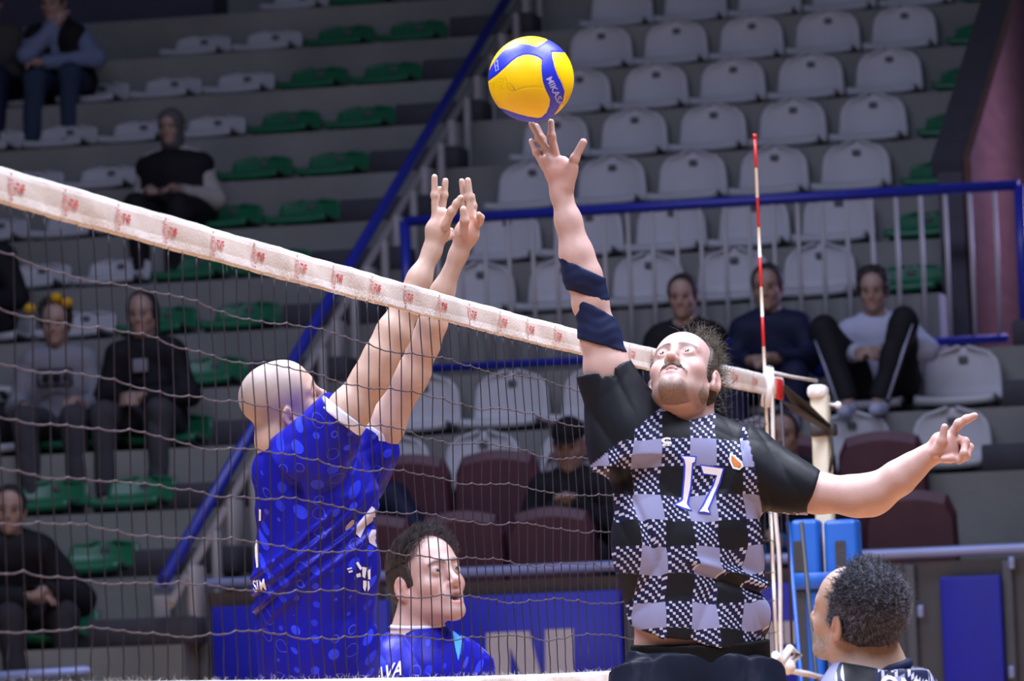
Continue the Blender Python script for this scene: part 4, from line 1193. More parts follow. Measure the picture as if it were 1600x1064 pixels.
# shorts
fw = nrm(CT*[1, 1, 0]); P = [cap(G(1090, 1066), G(1092, 1110), .165, .162, .03, tn, .74)]
for (h, kn, an) in J17: P.append(cone(h+np.array([0, 0, .05]), h*.35+kn*.65, .118, .128, .05))
P2 = [cap(G(1094, 1035), G(1094, 1000), .174, .172, .04, tn, .72)]
solid('shorts', P+[cap(G(1088, 1050), G(1088, 1120), .172, .170, .02, tn, .74)], .006, F_SHORT, p17, o17, cut=[(G(1090, 1017), nrm(CU))],
      disp=lambda Q: wave(Q, [(nrm([1, .5, .15]), 60, .0022, (.2, .2, 1), 14), (nrm([.4, -.3, 1]), 26, .0015, (1, .3, .3), 9)]))
solid('waistband', P2, .005, F_WAIST, p17, o17, cut=[(G(1090, 1003), nrm(CU-.04*CR)), (G(1090, 1034), nrm(-CU))])
shoes(p17, o17, J17, fw, SHOE)
# ======== blocking player behind the net, in blue, back half turned ========
Z = 13.35
G = lambda px, py, dz=0.0: W(px, py, Z+dz)
hipc = G(500, 1120); ob_ = np.array([hipc[0], hipc[1], .25])
pb = empty('person', ob_, 'bald player in a blue jersey jumping behind the net with both arms raised to block', 'person')
hA = head_frame(.90, .42, -.14, -.40, .80, .46); hC = G(442, 625); hS = .95
fwb = nrm(nrm(CR*[1, 1, 0])*.85+nrm(_F*[1, 1, 0])*.5); lfb = LEFT_H(fwb)
P = [cap(G(497, 1110), G(497, 1040), .135, .128, .05, fwb, .78), cap(G(497, 1040), G(490, 900), .128, .150, .05, fwb, .78), cap(G(490, 900), G(497, 790), .152, .150, .06, fwb, .76),
     cap(G(497, 790), G(500, 730), .150, .10, .06, fwb, .8), cap(G(500, 735, -.10), G(545, 738, .16), .062, .062, .06)]
P += [cap(G(470, 735), G(438, 690), .066, .060, .05), cap(G(438, 690), G(436, 655), .060, .062, .03)]
P += head_prims(hC, hA, hS, detail=True)
seq(P, [G(495, 722, -.13), G(545, 642, -.16), G(580, 590, -.16), G(596, 556, -.16)], [.068, .052, .044, .041], .03)
seq(P, [G(596, 556, -.16), G(615, 520, -.15), G(636, 476, -.14), G(655, 436, -.13), G(675, 393, -.12)], [.041, .041, .034, .027, .0215], .03)
seq(P, [G(560, 745, .16), G(603, 664, .13), G(640, 592, .10)], [.064, .046, .041], .03)
seq(P, [G(640, 592, .10), G(663, 538, .08), G(676, 505, .06), G(691, 457, .05), G(716, 398, .03)], [.041, .036, .033, .027, .0215], .03)
P.append(ell(G(658, 577, .10), (.02, .02, .024), None, .03))
# first hand
P += [cap(G(675, 393, -.12), G(684, 362, -.12), .0215, .029, .02, CT, .7), cap(G(684, 358, -.12), G(691, 336, -.12), .027, .020, .02, CT, .7)]
finger(P, [G(680, 338, -.12), G(679, 305, -.12), G(679, 276.5, -.12)], .0098, .0082)
finger(P, [G(690, 333, -.10), G(694, 305, -.10), G(696, 282.5, -.10)], .0100, .0084)
finger(P, [G(686, 336, -.08), G(687, 312, -.08), G(687, 295, -.08)], .0095, .0078)
finger(P, [G(696, 352, -.14), G(706, 330, -.15), G(714, 318, -.155), G(720, 309, -.16)], .0120, .0085)
finger(P, [G(692, 374, -.07), G(703, 368, -.05), G(704.5, 360, -.05)], .0110, .0080)
# second hand
P += [cap(G(716, 398, .03), G(729, 365, .02), .0215, .029, .02, CT, .8), cap(G(729, 365, .02), G(735, 342, .02), .029, .022, .02, CT, .8)]
finger(P, [G(729, 340, .03), G(725, 310, .03), G(721.5, 283, .03)], .0098, .0080)
finger(P, [G(735, 338, .01), G(734, 308, .01), G(731, 282, .01)], .0105, .0086)
finger(P, [G(740, 342, .03), G(740, 322, .03), G(738, 306, .03)], .0092, .0076)
finger(P, [G(741, 356, .02), G(749, 346, .01), G(751, 340, .0), G(748, 335, -.01)], .0105, .0080)
finger(P, [G(724, 365, -.01), G(726, 345, -.025), G(724, 327, -.03)], .0130, .0095)
Jb = legs(P, G(500, 1130), fwb, lfb, 1.0, .27, .3, .08)
solid('body', P, .0036, M['skin'], pb, ob_, color=lambda V: skin_color(V, SKIN2, [(hC, hA, hS)], [(G(700, 350, -.12), .03), (G(735, 355), .04)], scalp=.85, stubble=.35))
eyes(pb, ob_, hC, hA, hS, (0, 1, .4))
P = [cap(G(497, 1120), G(497, 1000), .168, .160, .05, fwb, .88), cap(G(497, 1000), G(492, 880), .160, .160, .05, fwb, .88), cap(G(492, 880), G(496, 780), .160, .150, .06, fwb, .88),
     cap(G(462, 748, -.02), G(515, 745, .05), .080, .085, .08), cap(G(436, 728), G(470, 722), .058, .062, .05), cap(G(496, 780), G(490, 740), .150, .105, .07, fwb, .85)]
P += [cone(G(470, 728, -.10), G(538, 644, -.16), .096, .068, .06), cone(G(540, 752, .14), G(584, 674, .135), .085, .060, .05)]
P += inflated([cap(G(497, 1110), G(497, 1040), .135, .128, .05, fwb, .78), cap(G(497, 1040), G(490, 900), .128, .150, .05, fwb, .78), cap(G(490, 900), G(497, 790), .152, .150, .06, fwb, .76), cap(G(497, 790), G(500, 730), .150, .10, .06, fwb, .8), cap(G(500, 735, -.10), G(545, 738, .16), .062, .062, .06), cap(G(495, 722, -.13), G(520, 682, -.145), .068, .060, .03), cap(G(560, 745, .16), G(581, 704, .14), .064, .055, .03)], .012)
P += [cone(G(532, 652, -.16), G(575, 595, -.16), .058, .070, .005, op='-'), cone(G(579, 682, .135), G(610, 640, .12), .052, .06, .005, op='-'), cone(G(447, 700), G(424, 640), .064, .090, .006, op='-')]
arm_dir = nrm(G(545, 642)-G(440, 960)); perp = nrm(np.cross(arm_dir, CT))
def foldb(Q):
    x = (Q-G(490, 880))@CR; z = (Q-G(490, 880))@CU
    d = wave(Q, [(nrm(CR*.75-CU*.55), 34, .0055, nrm(CR*.6+CU*.8), 7), (nrm(CR*.9-CU*.35), 70, .0025, nrm(CU+CT), 12), (nrm(CU), 24, .0028, nrm(CR), 9)])*(.5+.6*np.exp(-((z-.05)/.25)**2))
    # long diagonal pulls from the armpit to the waist
    for off, a, w in ((0.02, .011, .011), (.075, .010, .013), (.125, .009, .012), (-.04, .006, .012)):
        u = x+off-.62*(z+.02)-.1*np.sin(z*7); d -= a*np.exp(-(u/w)**2)*sm(.24-np.abs(z+.02), 0, .12)
    return d
def uvb(V):
    q = V-G(490, 880); return np.stack([q@CR+foldb(V), q@CU+.6*(q@CT)], 1)
jb = solid('jersey', P, .0042, F_BLUE, pb, ob_, disp=foldb, uvf=uvb)
for a, b_, r0, r1 in ((G(530, 654, -.16), G(539, 642.5, -.16), .0712, .0695), (G(580, 681, .135), G(587, 669, .135), .0625, .0610)):
    a = np.array(a); b_ = np.array(b_); dd = nrm(b_-a)
    solid('sleeve_cuff', [cone(a-dd*.004, b_, r0, r1, .003), cone(a-dd*.05, b_+dd*.05, r0-.012, r1-.010, .003, op='-')], .0035, F_WHITE, jb, ob_)
b = MB(); cc = G(443, 694); nk = nrm(G(425, 655)-G(452, 712)); e1 = nrm(np.cross(nk, CT)); e2 = np.cross(nk, e1)
b.tube([cc+e1*.069*math.cos(a)+e2*.066*math.sin(a) for a in np.linspace(0, 2*math.pi, 40, endpoint=False)], .007, 8, closed=True)
o = b.build('collar', F_BLUE, jb, None); o.location = -ob_
def print_poly(polys, origin, tgt, po, parent, m, off=.003, name='print', normal=CT):
    oo = origin; Q = [[((G(*p)-oo)@CR, (G(*p)-oo)@CU) for p in poly] for poly in polys]
    V_, F_ = poly_geo(Q); return decal(name, V_, F_, oo, CR, CU, normal, tgt, m, parent, po, off=off, maxe=.008)
print_poly([[(402, 842), (406, 850), (407, 884), (403, 886), (400, 868), (399, 855)]], G(403, 865), jb, ob_, pb, P_WHITE, name='number')
print_poly([[(407, 794), (410.5, 795), (410, 812), (406.5, 813)]], G(408, 803), jb, ob_, pb, P_WHITE, name='number')
V_, F_ = text_geo('SIM', .040, bold=.001); decal('name_print', V_*[.62, 1]-np.array([.012, 0]), F_, G(406, 921), CR*.97+CU*.22, CU*.97-CR*.22, CT, jb, P_WHITE, pb, ob_, off=.003, maxe=.008)
print_poly([[(582, 789), (587, 794), (587, 809), (572, 821), (565, 838), (558, 831), (560, 818)]], G(575, 815), jb, ob_, pb, P_LILAC, name='number')
print_poly([[(582, 826), (592, 827), (597, 852), (594, 858), (578, 845), (577, 836)]], G(586, 840), jb, ob_, pb, P_LILAC, name='number')
print_poly([[(545, 884), (552, 882), (553, 884), (546, 886)], [(547, 888), (553, 886.5), (554, 889), (548, 890.5)], [(558, 875), (562, 874), (568, 884), (565, 887)], [(558, 893), (565, 891), (566, 897), (560, 898)],
            [(568, 882), (577, 884), (574, 888), (572, 900), (568, 897)], [(575, 888), (580, 886), (580, 902), (577, 902)], [(569, 903), (578, 905), (579, 916), (576, 921), (574, 912), (572, 921), (569, 915)]], G(566, 898), jb, ob_, pb, P_WHITE, name='sponsor_print')
P = [cap(G(500, 1100), G(500, 1140), .160, .165, .05, fwb, .86)]
for (h, kn, an) in Jb: P.append(cone(h+np.array([0, 0, .05]), h*.4+kn*.6, .112, .118, .05))
solid('shorts', P, .008, F_BLUE, pb, ob_); shoes(pb, ob_, Jb, fwb, SHOE)

# ======== blue-shirted player at the bottom, mouth open, looking up ========
Z = 14.25
G = lambda px, py, dz=0.0: W(px, py, Z+dz)
base = G(672, 1500); os_ = np.array([base[0], base[1], 0.0])
ps = empty('person', os_, 'dark-haired player in a blue jersey looking up with open mouth beside the white N', 'person')
hA = head_frame(.60, .32, .73, -.26, .93, -.22); hC = G(668, 905); hS = 1.08
fws = nrm(nrm(CR*[1, 1, 0])*.75+nrm(CT*[1, 1, 0])*.55); lfs = LEFT_H(fws)
P = [cap(G(668, 1330), G(668, 1180), .145, .140, .05, fws, .7), cap(G(668, 1180), G(666, 1080), .150, .165, .06, fws, .7), cap(G(608, 1045, -.02), G(728, 1040, .10), .062, .060, .08),
     cap(G(648, 1040), G(652, 985), .075, .060, .05), cap(G(652, 985), G(656, 930), .058, .060, .04)]
P += head_prims(hC, hA, hS, mouth_open=1.0)
for sx, dz in ((1, .12), (-1, -.06)):
    a = G(668+sx*66, 1045, dz); seq(P, [a, a+np.array([0, 0, -.3])+CR*sx*.03, a+np.array([0, 0, -.42])+fws*.22], [.060, .045, .026], .03)
    hd = a+np.array([0, 0, -.42])+fws*.22; P.append(cap(hd, hd+fws*.07, .028, .03, .02))
    for i in range(4): q = hd+fws*.08+lfs*(.03-.02*i); finger(P, [q, q+fws*.04-np.array([0, 0, .01]), q+fws*.06-np.array([0, 0, .03])], .0095, .008)
    q = hd+lfs*sx*-.03+fws*.02; finger(P, [q, q+np.array([0, 0, .03])+fws*.03, q+np.array([0, 0, .04])+fws*.055], .011, .009)
Js = legs(P, np.array([*G(668, 1330)[:2], .95]), fws, lfs, 1.0, 0.0, .12, .12)
solid('body', P, .0042, M['skin'], ps, os_, color=lambda V: skin_color(V, SKIN1, [(hC, hA, hS)], stubble=.14, brow=(.05, .04, .04), mo=1.0))
eyes(ps, os_, hC, hA, hS, (.12, 1, .12), 'iris_grey')
hT = lambda p: hC+hA@(np.array(p)*hS)
hr = hair_cap('hair', hC, hA, hS, mat('dark_brown_hair', (.026, .022, .022), .45, var=.5, scale=60, bump=.6, bscale=200), ps, os_, extra=[((0, .045, .095), (.060, .050, .026), .03), ((.01, .080, .088), (.048, .028, .022), .02)], cuts=[((0, .092, .063), (0, .76, -.65)), ((0, .0, -.060), (0, .30, -.95)), ((0, .024, 0), (0, 1, -.10))], grow=.007, rough=.0012, freq=150)
rg = np.random.RandomState(8)
ce, no = on_surface(hr, os_, 5200, rg, lambda c, n: ((c-hC)@hA[:, 2] > .045*hS))
strands('hair_strands', ce, no*.35+hA[:, 1]*1.0+hA[:, 2]*.25+rg.randn(len(ce), 3)*.09, .036, .0009, mat('ash_hair_tips', (.11, .105, .115), .4, var=.6, scale=50), hr, os_, curl=.03, seg=5, seed=9)
P = [cap(G(666, 1260), G(668, 1160), .172, .172, .05, fws, .78), cap(G(668, 1160), G(664, 1075), .172, .165, .06, fws, .78), cap(G(612, 1052, -.02), G(722, 1046, .10), .072, .068, .10), cap(G(652, 1040), G(654, 1000), .095, .072, .05)]
P += [cone(G(612, 1052, -.02), G(588, 1190, -.02), .080, .072, .04), cone(G(722, 1046, .10), G(752, 1180, .10), .078, .070, .04), cone(G(653, 985), G(658, 930), .061, .080, .004, op='-')]
def uvs(V):
    q = V-G(668, 1050); return np.stack([q@CR, q@CU+.6*(q@CT)], 1)
js = solid('jersey', P, .0045, F_BLUE, ps, os_, disp=lambda Q: wave(Q, [(nrm(CR*.7+CU*.6), 40, .0045, nrm(CT+CU), 10), (nrm(CR*.4-CU*.8), 26, .003, nrm(CR), 9)]), cut=[(G(655, 980), nrm(CU-.22*CR))], uvf=uvs)
b = MB(); cc = G(652, 979); nk = nrm(G(658, 930)-G(653, 985)); e1 = nrm(np.cross(nk, CT)); e2 = np.cross(nk, e1)
b.tube([cc+e1*.072*math.cos(a)+e2*.070*math.sin(a)+nk*.008*math.cos(a) for a in np.linspace(0, 2*math.pi, 40, endpoint=False)], .0065, 8, closed=True)
o = b.build('collar', F_WHITE, js, None); o.location = -os_
print_poly([[(706, 985), (718, 983), (728, 988), (740, 1000), (722, 999), (716, 1030), (711, 1010)]], G(718, 1000), js, os_, ps, F_CYAN, name='light_blue_panel', off=.004)
V_, F_ = text_geo('AVA', .058, bold=.001); decal('name_print', V_*[.72, 1], F_, G(586, 1062), nrm(CR*.95+CU*.30), nrm(CU*.97+CR*.20), CT, js, P_WHITE, ps, os_, off=.004, maxe=.008)
P = [cap(G(668, 1300), G(668, 1370), .165, .165, .05, fws, .82)]
for (h, kn, an) in Js: P.append(cone(h+np.array([0, 0, .05]), h*.4+kn*.6, .108, .115, .05))
solid('shorts', P, .010, F_BSHORT, ps, os_); shoes(ps, os_, Js, fws, SHOE)

# ======== grey-haired team-mate at the bottom right, seen from behind ========
Z = 11.35
G = lambda px, py, dz=0.0: W(px, py, Z+dz)
base = G(1360, 1400); om_ = np.array([base[0], base[1], 0.0])
pm = empty('person', om_, 'bearded player with short greying hair at the bottom right, looking up and away', 'person')
hA = head_frame(-.76, .24, -.60, .12, .95, .30); hC = G(1334, 960); hS = .95
fwm = nrm(nrm(-CR*[1, 1, 0])*.8-nrm(CT*[1, 1, 0])*.6); lfm = LEFT_H(fwm)
P = [cap(G(1375, 1380), G(1372, 1230), .145, .145, .05, fwm, .7), cap(G(1372, 1230), G(1372, 1150), .15, .165, .06, fwm, .7), cap(G(1330, 1120, -.08), G(1420, 1120, .14), .065, .065, .08),
     cap(G(1368, 1100), G(1360, 1040), .085, .066, .05), cap(G(1360, 1040), G(1346, 985), .064, .066, .04)]
P += head_prims(hC, hA, hS)
for sx, dz in ((-1, -.16), (1, .18)):
    a = G(1372+sx*70, 1125, dz); hd = a+np.array([0, 0, -.36])+fwm*.25
    seq(P, [a, a+np.array([0, 0, -.28])+fwm*.0, hd], [.062, .046, .026], .03); P.append(cap(hd, hd+fwm*.07, .028, .03, .02))
    for i in range(4): q = hd+fwm*.08+lfm*(.03-.02*i); finger(P, [q, q+fwm*.04-np.array([0, 0, .01]), q+fwm*.06-np.array([0, 0, .03])], .0095, .008)
    q = hd+fwm*.02+np.array([0, 0, .02]); finger(P, [q, q+np.array([0, 0, .03])+fwm*.03, q+np.array([0, 0, .04])+fwm*.055], .011, .009)
Jm = legs(P, np.array([*G(1375, 1400)[:2], .84]), fwm, lfm, 1.0, 0.0, .5, .16)
def colm(V):
    C = skin_color(V, SKIN3, [(hC, hA, hS)], stubble=0)
    q = loc_head(V, hC, hA, hS); n = np.random.RandomState(3).rand(len(V))
    w2 = (np.linalg.norm(q, axis=1) < .17)*sm(-q[:, 2], .035, .06)*(q[:, 1] > .0)*.8*sm(q[:, 1], .0, .03)
    C = C*(1-w2[:, None])+np.array([.30, .28, .28])[None]*(.75+.6*n)[:, None]*w2[:, None]
    return np.clip(C, 0, 1)
solid('body', P, .0040, M['skin'], pm, om_, color=colm); eyes(pm, om_, hC, hA, hS, (0, 1, .3))
hT = lambda p: hC+hA@(np.array(p)*hS)
hr = hair_cap('hair', hC, hA, hS, HAIR_GREY, pm, om_, extra=[((0, .030, .098), (.058, .055, .028), .04), ((0, -.07, .05), (.062, .060, .070), .04)], cuts=[((0, .058, .070), (0, .88, -.32)), ((0, .0, -.088), (0, .15, -.98)), ((0, .024, 0), (0, 1, .14))], grow=.0045, rough=.002, freq=150)
rg = np.random.RandomState(18)
ce, no = on_surface(hr, om_, 5200, rg, lambda c, n: ((c-hC)@hA[:, 2] > -.04*hS))
up_w = sm((ce-hC)@hA[:, 2], -.02, .09)[:, None]
strands('hair_strands', ce, no*(.5+.5*up_w)+rg.randn(len(ce), 3)*.5-hA[:, 2]*(1-up_w)*.8, (.0105), .0009, mat('silver_hair_tips', (.20, .21, .30), .35, var=.6, scale=60), hr, om_, curl=.35, seg=4, seed=19)
top_ = np.where((ce-hC)@hA[:, 2] > .045*hS)[0][:1500]
strands('longer_top_strands', ce[top_], no[top_]*.7+hA[:, 1]*.5+rg.randn(len(top_), 3)*.35, .024, .0010, HAIR_GREY, hr, om_, curl=.2, seg=5, seed=29)
P = [cap(G(1375, 1330), G(1375, 1220), .172, .176, .05, fwm, .8), cap(G(1375, 1220), G(1378, 1140), .176, .172, .06, fwm, .8), cap(G(1330, 1122, -.08), G(1424, 1122, .14), .078, .078, .08), cap(G(1378, 1110), G(1372, 1072), .115, .085, .06)]
P += [cone(G(1312, 1130, -.1), G(1300, 1290, -.1), .082, .074, .05), cone(G(1440, 1128, .14), G(1450, 1290, .14), .082, .074, .05), cone(G(1362, 1052), G(1346, 985), .070, .088, .004, op='-')]
def uvm(V):
    q = V-G(1375, 1055); return np.stack([q@CR+.02, q@CU+.6*(q@CT)], 1)
jm = solid('jersey', P, .0045, F_CHECK, pm, om_, disp=lambda Q: wave(Q, [(nrm(CR*.7+CU*.6), 40, .004, nrm(CT+CU), 10)]), cut=[(G(1366, 1040), nrm(CU+.10*CR))], uvf=uvm, attrf=lambda V: {'plain': np.zeros(len(V))})
b = MB(); cc = G(1364, 1049); nk = nrm(G(1346, 985)-G(1362, 1052)); e1 = nrm(np.cross(nk, CT)); e2 = np.cross(nk, e1)
b.tube([cc+e1*.079*math.cos(a)+e2*.076*math.sin(a) for a in np.linspace(0, 2*math.pi, 40, endpoint=False)], .012, 8, closed=True)
o = b.build('collar', F_NAVY, jm, None); o.location = -om_
V_, F_ = text_geo('OMA', .055, bold=.0015); decal('name_print', V_, F_, G(1366, 1076), nrm(CR*.98-CU*.16), nrm(CU+CR*.1), CT, jm, P_WHITE, pm, om_, off=.004, maxe=.008)
P = [cap(np.array([*G(1375, 1400)[:2], .90]), np.array([*G(1375, 1400)[:2], .80]), .165, .165, .05, fwm, .82)]
for (h, kn, an) in Jm: P.append(cone(h+np.array([0, 0, .05]), h*.4+kn*.6, .108, .115, .05))
solid('shorts', P, .010, F_SHORT, pm, om_); shoes(pm, om_, Jm, fwm, SHOE)
# ======== spectators ========
def spectator(name_label, hip, yaw, spine, lean, side, top, legs_m, hair_m, skin=(.37, .25, .205), arms=None, knees=None, feet=None, hair='short', shoe=SOLE, s=1.0, head_tilt=(0, -.15), extras=None, h=.0095, bulk=1.0, head_s=1.0, top_name='jacket'):
    """hip: seat point (world); local frame: l = the person's left, f = forward, u = up"""
    f = np.array([math.sin(yaw), -math.cos(yaw), 0.0]); u = np.array([0, 0, 1.0]); l = np.cross(u, f)
    A = np.stack([l, f, u], 1); hip = np.array(hip, float)
    T = lambda p: hip+A@np.array(p, float)
    base = np.array([hip[0], hip[1], hip[2]-.12]); t = empty('person', base, name_label, 'person')
    nk = np.array([side, lean, spine-.17]); hd = np.array([side*1.25, lean+.045+head_tilt[0]*.05, spine])
    ch = nk*.62
    ft, tl = head_tilt; fh = nrm(np.array([ft*1.0, 1.0, tl])); uh = nrm(np.array([-ft*.1, -tl, 1.0])); uh = nrm(uh-fh*(uh@fh)); Ah = A@np.stack([np.cross(uh, fh), fh, uh], 1)
    # local x is the left-hand side
    hC = T(hd); hS = .97*head_s
    kn = knees or [(-.13, .44, .05), (.13, .44, .05)]; fe = feet or [(-.12, .50, -.40), (.12, .50, -.40)]
    ar = arms or [((-.25, .10, nk[2]-.30), (-.10, .34, .10)), ((.25, .10, nk[2]-.30), (.10, .34, .10))]
    P = [cap(T((-.06, .0, .03)), T((.06, .0, .03)), .115, .115, .05), cap(T((0, 0, .05)), T(ch), .125, .14, .06, f, .75), cap(T(ch), T(nk+[0, 0, -.06]), .145, .10, .06, f, .75),
         cap(T(nk+[-.13, 0, -.055]), T(nk+[.13, 0, -.055]), .058, .058, .06), cap(T(nk+[0, 0, -.03]), T(hd+[0, -.02, -.05]), .058, .055, .04)]
    tor = list(P[:4])
    armp = []; hands = []
    for q, (e, w_) in zip((-1, 1), ar):
        sh = nk+np.array([q*.155, 0, -.065]); e = np.array(e, float); w_ = np.array(w_, float)
        armp += [cap(T(sh), T(e), .056, .043, .03), cap(T(e), T(w_), .043, .030, .03)]; hands.append((e, w_, q))
    P += armp; lg = []
    for q, k_, a_ in zip((-1, 1), kn, fe):
        k_ = np.array(k_, float); a_ = np.array(a_, float)
        lg += [cap(T((q*.09, .02, .02)), T(k_), .085, .060, .04), cap(T(k_), T(a_), .060, .040, .03)]
    P += lg
    for a_ in fe: P.append(cap(T(np.array(a_)+[0, 0, -.03]), T(np.array(a_)+[0, .13, -.05]), .034, .028, .02))
    for e, w_, q in hands:
        d = nrm(w_-e); P.append(cap(T(w_), T(w_+d*.055), .026, .034, .02))
        sd = nrm(np.cross(d, [0, 0, 1.])); 
        for i in range(4):
            b0 = w_+d*.075+sd*(.027-.018*i); P.append(cap(T(b0), T(b0+d*.035+np.array([0, .004, -.012])), .0105, .010, .006)); P.append(cap(T(b0+d*.035+np.array([0, .004, -.012])), T(b0+d*.05+np.array([0, .0, -.040])), .010, .009, .006))
        tb = w_+d*.02-sd*q*.03; P.append(cap(T(tb), T(tb+d*.045-sd*q*.02), .013, .010, .006))
    P += head_prims(hC, Ah, hS, detail=False)
    hd_list = [(hC, Ah, hS)]
    solid('body', P, h, M['skin'], t, base, color=lambda V: skin_color(V, skin, hd_list, stubble=.0))
    for q in (-1, 1):
        b = MB(); b.ball(hC+Ah@(np.array((q*.032, .084, .0))*hS), .0085*hS, 0, 8, 6); b.build('eye', MS['pupil'], t, None).location = -base
    # upper clothing
    def infl(L, a): 
        o = []
        for p in L: p = dict(p); p['ra'] = p['ra']+a; p['rb'] = p['rb']+a; p['R'] = p['R']+a; o.append(p)
        return o
    a = .020*bulk
    Q = infl(tor, a)+infl(armp, a*.8)
    for e, w_, q in hands:
        d = nrm(w_-e); Q.append(cone(T(w_-d*.03), T(w_+d*.05), .05, .05, .004, op='-'))
    Q.append(cone(T(nk+[0, 0, .0]), T(nk+[0, .03, .12]), .066, .07, .006, op='-'))
    wv = lambda P_: wave(P_, [(nrm([.4, .3, 1.]), 30, .004, (1, .3, .3), 9), (nrm([1., .2, .4]), 24, .004, (.2, .3, 1), 8)])
    solid(top_name, Q, h, top, t, base, disp=wv)
    Q = infl(lg, .012)+[cap(T((-.06, .0, .02)), T((.06, .0, .02)), .128, .128, .05)]
    for a_, k_ in zip(fe, kn): a_ = np.array(a_, float); d = nrm(a_-np.array(k_)); Q.append(cone(T(a_-d*.01), T(a_+d*.12), .07, .09, .004, op='-'))
    solid('trousers', Q, h, legs_m, t, base, disp=wv)
    for a_ in fe:
        a_ = np.array(a_, float)
        solid('shoe', [cap(T(a_+[0, -.02, -.045]), T(a_+[0, .15, -.055]), .042, .036, .02), cap(T(a_+[0, 0, -.03]), T(a_+[0, 0, .0]), .045, .04, .02)], h, shoe, t, base, cut=[(T(a_+[0, 0, -.078]), -u)])
    if hair == 'short': hair_cap('hair', hC, Ah, hS, hair_m, t, base, cuts=[((0, .090, .050), (0, .74, -.67)), ((0, 0, -.05), (0, .3, -.95)), ((0, .03, 0), (0, 1, -.2))], grow=.014, h=.006, rough=.003, freq=120)
    elif hair == 'curly': hair_cap('hair', hC, Ah, hS, hair_m, t, base, extra=[((0, .01, .10), (.085, .085, .045), .04)], cuts=[((0, .100, .046), (0, .74, -.67)), ((0, 0, -.06), (0, .3, -.95)), ((0, .045, 0), (0, 1, .1))], grow=.020, h=.006, rough=.008, freq=110)
    elif hair == 'long': hair_cap('hair', hC, Ah, hS, hair_m, t, base, extra=[((.062, -.01, -.07), (.030, .045, .12), .03), ((-.062, -.01, -.07), (.030, .045, .12), .03), ((0, -.05, -.08), (.07, .04, .12), .03)], cuts=[((0, .092, .052), (0, .74, -.67)), ((0, .042, 0), (0, 1, .1))], grow=.012, h=.006, rough=.004, freq=110)
    elif hair == 'cap':
        solid('cap', [ell(hC+Ah@(np.array((0, -.01, .045))*hS), np.array((.088, .110, .092))*hS, Ah)], .006, hair_m, t, base, cut=[(hC+Ah@(np.array((0, 0, .035))*hS), -Ah[:, 2])])
        solid('cap_peak', [ell(hC+Ah@(np.array((0, .10, .038))*hS), np.array((.065, .065, .010))*hS, Ah)], .006, hair_m, t, base)
    elif hair == 'scarf':
        solid('headscarf', [ell(hC+Ah@(np.array((0, -.02, .02))*hS), np.array((.095, .115, .115))*hS, Ah, .03), ell(hC+Ah@(np.array((0, -.01, -.11))*hS), np.array((.085, .085, .075))*hS, Ah, .05),
              ell(hC+Ah@(np.array((0, .10, -.012))*hS), np.array((.056, .07, .085))*hS, Ah, .01, '-')], .007, hair_m, t, base, disp=lambda P_: wave(P_, [(nrm([.4, .3, 1.]), 70, .003, (1, .3, .3), 20)]))
    if extras: extras(t, base, T, A, nk, hd, hC, Ah)
    return t
C_BLACK = fabric('dark_jacket', (.014, .014, .018), .7, .3, 0); C_DNAVY = fabric('navy_jacket', (.012, .016, .045), .6, .3, 0); C_DBLUE = fabric('blue_sleeves', (.015, .030, .22), .55, .3, 0)
C_GREY = fabric('grey_jumper', (.22, .23, .27), .8, .3, 0); C_LBLUE = fabric('pale_blue_top', (.17, .22, .36), .7, .3, 0); C_JEANS = fabric('dark_jeans', (.035, .055, .10), .8, .2, 0)
C_DTROU = fabric('dark_trousers', (.035, .034, .042), .8, .2, 0); C_LGREY = fabric('white_hoodie', (.42, .46, .60), .8, .3, 0); C_RED = fabric('dark_red_cloth', (.10, .008, .010), .7, .3, 0)
C_CHARC = fabric('charcoal_trousers', (.055, .055, .065), .8, .2, 0); C_CYANT = fabric('light_blue_trousers', (.03, .16, .45), .6, .2, 0); C_YEL = mat('yellow_flower', (.62, .36, .01), .6, bump=.5)
C_SCARF = fabric('grey_headscarf', (.09, .09, .10), .8, .3, 0); H_BLK = mat('black_hair', (.012, .011, .012), .5, var=.4, bump=.6, bscale=150); C_CREAM = fabric('off_white_cloth', (.40, .39, .37), .8, .3, 0)
CAPM = fabric('black_cap', (.010, .010, .012), .8, .2, 0)
def seatpt(px, k, fwd=.0): 
    y = yb(k)-.20-fwd; q = AY(px, 600, y); return np.array([AY(px, prj_y(px, y, tread(k)), y)[0], y, tread(k)+.165])
def prj_y(px, y, z):
    a = AY(px, 0, y)[2]; b_ = AY(px, 1000, y)[2]; return (z-a)/(b_-a)*1000
yw = .22
# pair at the top left
def exA(t, base, T, A, nk, hd, hC, Ah):
    Q = [cap(T(nk+[-.12, .02, -.08]), T((-.10, .06, .02)), .105, .12, .05), cap(T(nk+[.12, .02, -.08]), T((.10, .06, .02)), .105, .12, .05), cap(T(nk+[0, -.06, -.05]), T((0, -.08, .05)), .14, .15, .05)]
    solid('vest', Q, .009, C_BLACK, t, base)
spectator('young person in the top left with black vest over pale blue sleeves, chin on hand', seatpt(108, 0), .05, .565, .15, -.03, C_LBLUE, C_JEANS, H_BLK, arms=[((-.20, .26, .20), (-.01, .20, .42)), ((.26, .22, .16), (-.06, .36, .14))],
          knees=[(-.11, .42, .02), (.13, .42, .04)], feet=[(-.13, .48, -.40), (.12, .46, -.38)], head_tilt=(-.1, -.35), extras=exA)
spectator('person cut off by the top left edge, with grey top and dark trousers', seatpt(-8, 0), .1, .60, .05, .0, fabric('grey_top', (.06, .06, .06), .8, .2, 0), C_DNAVY, H_BLK)
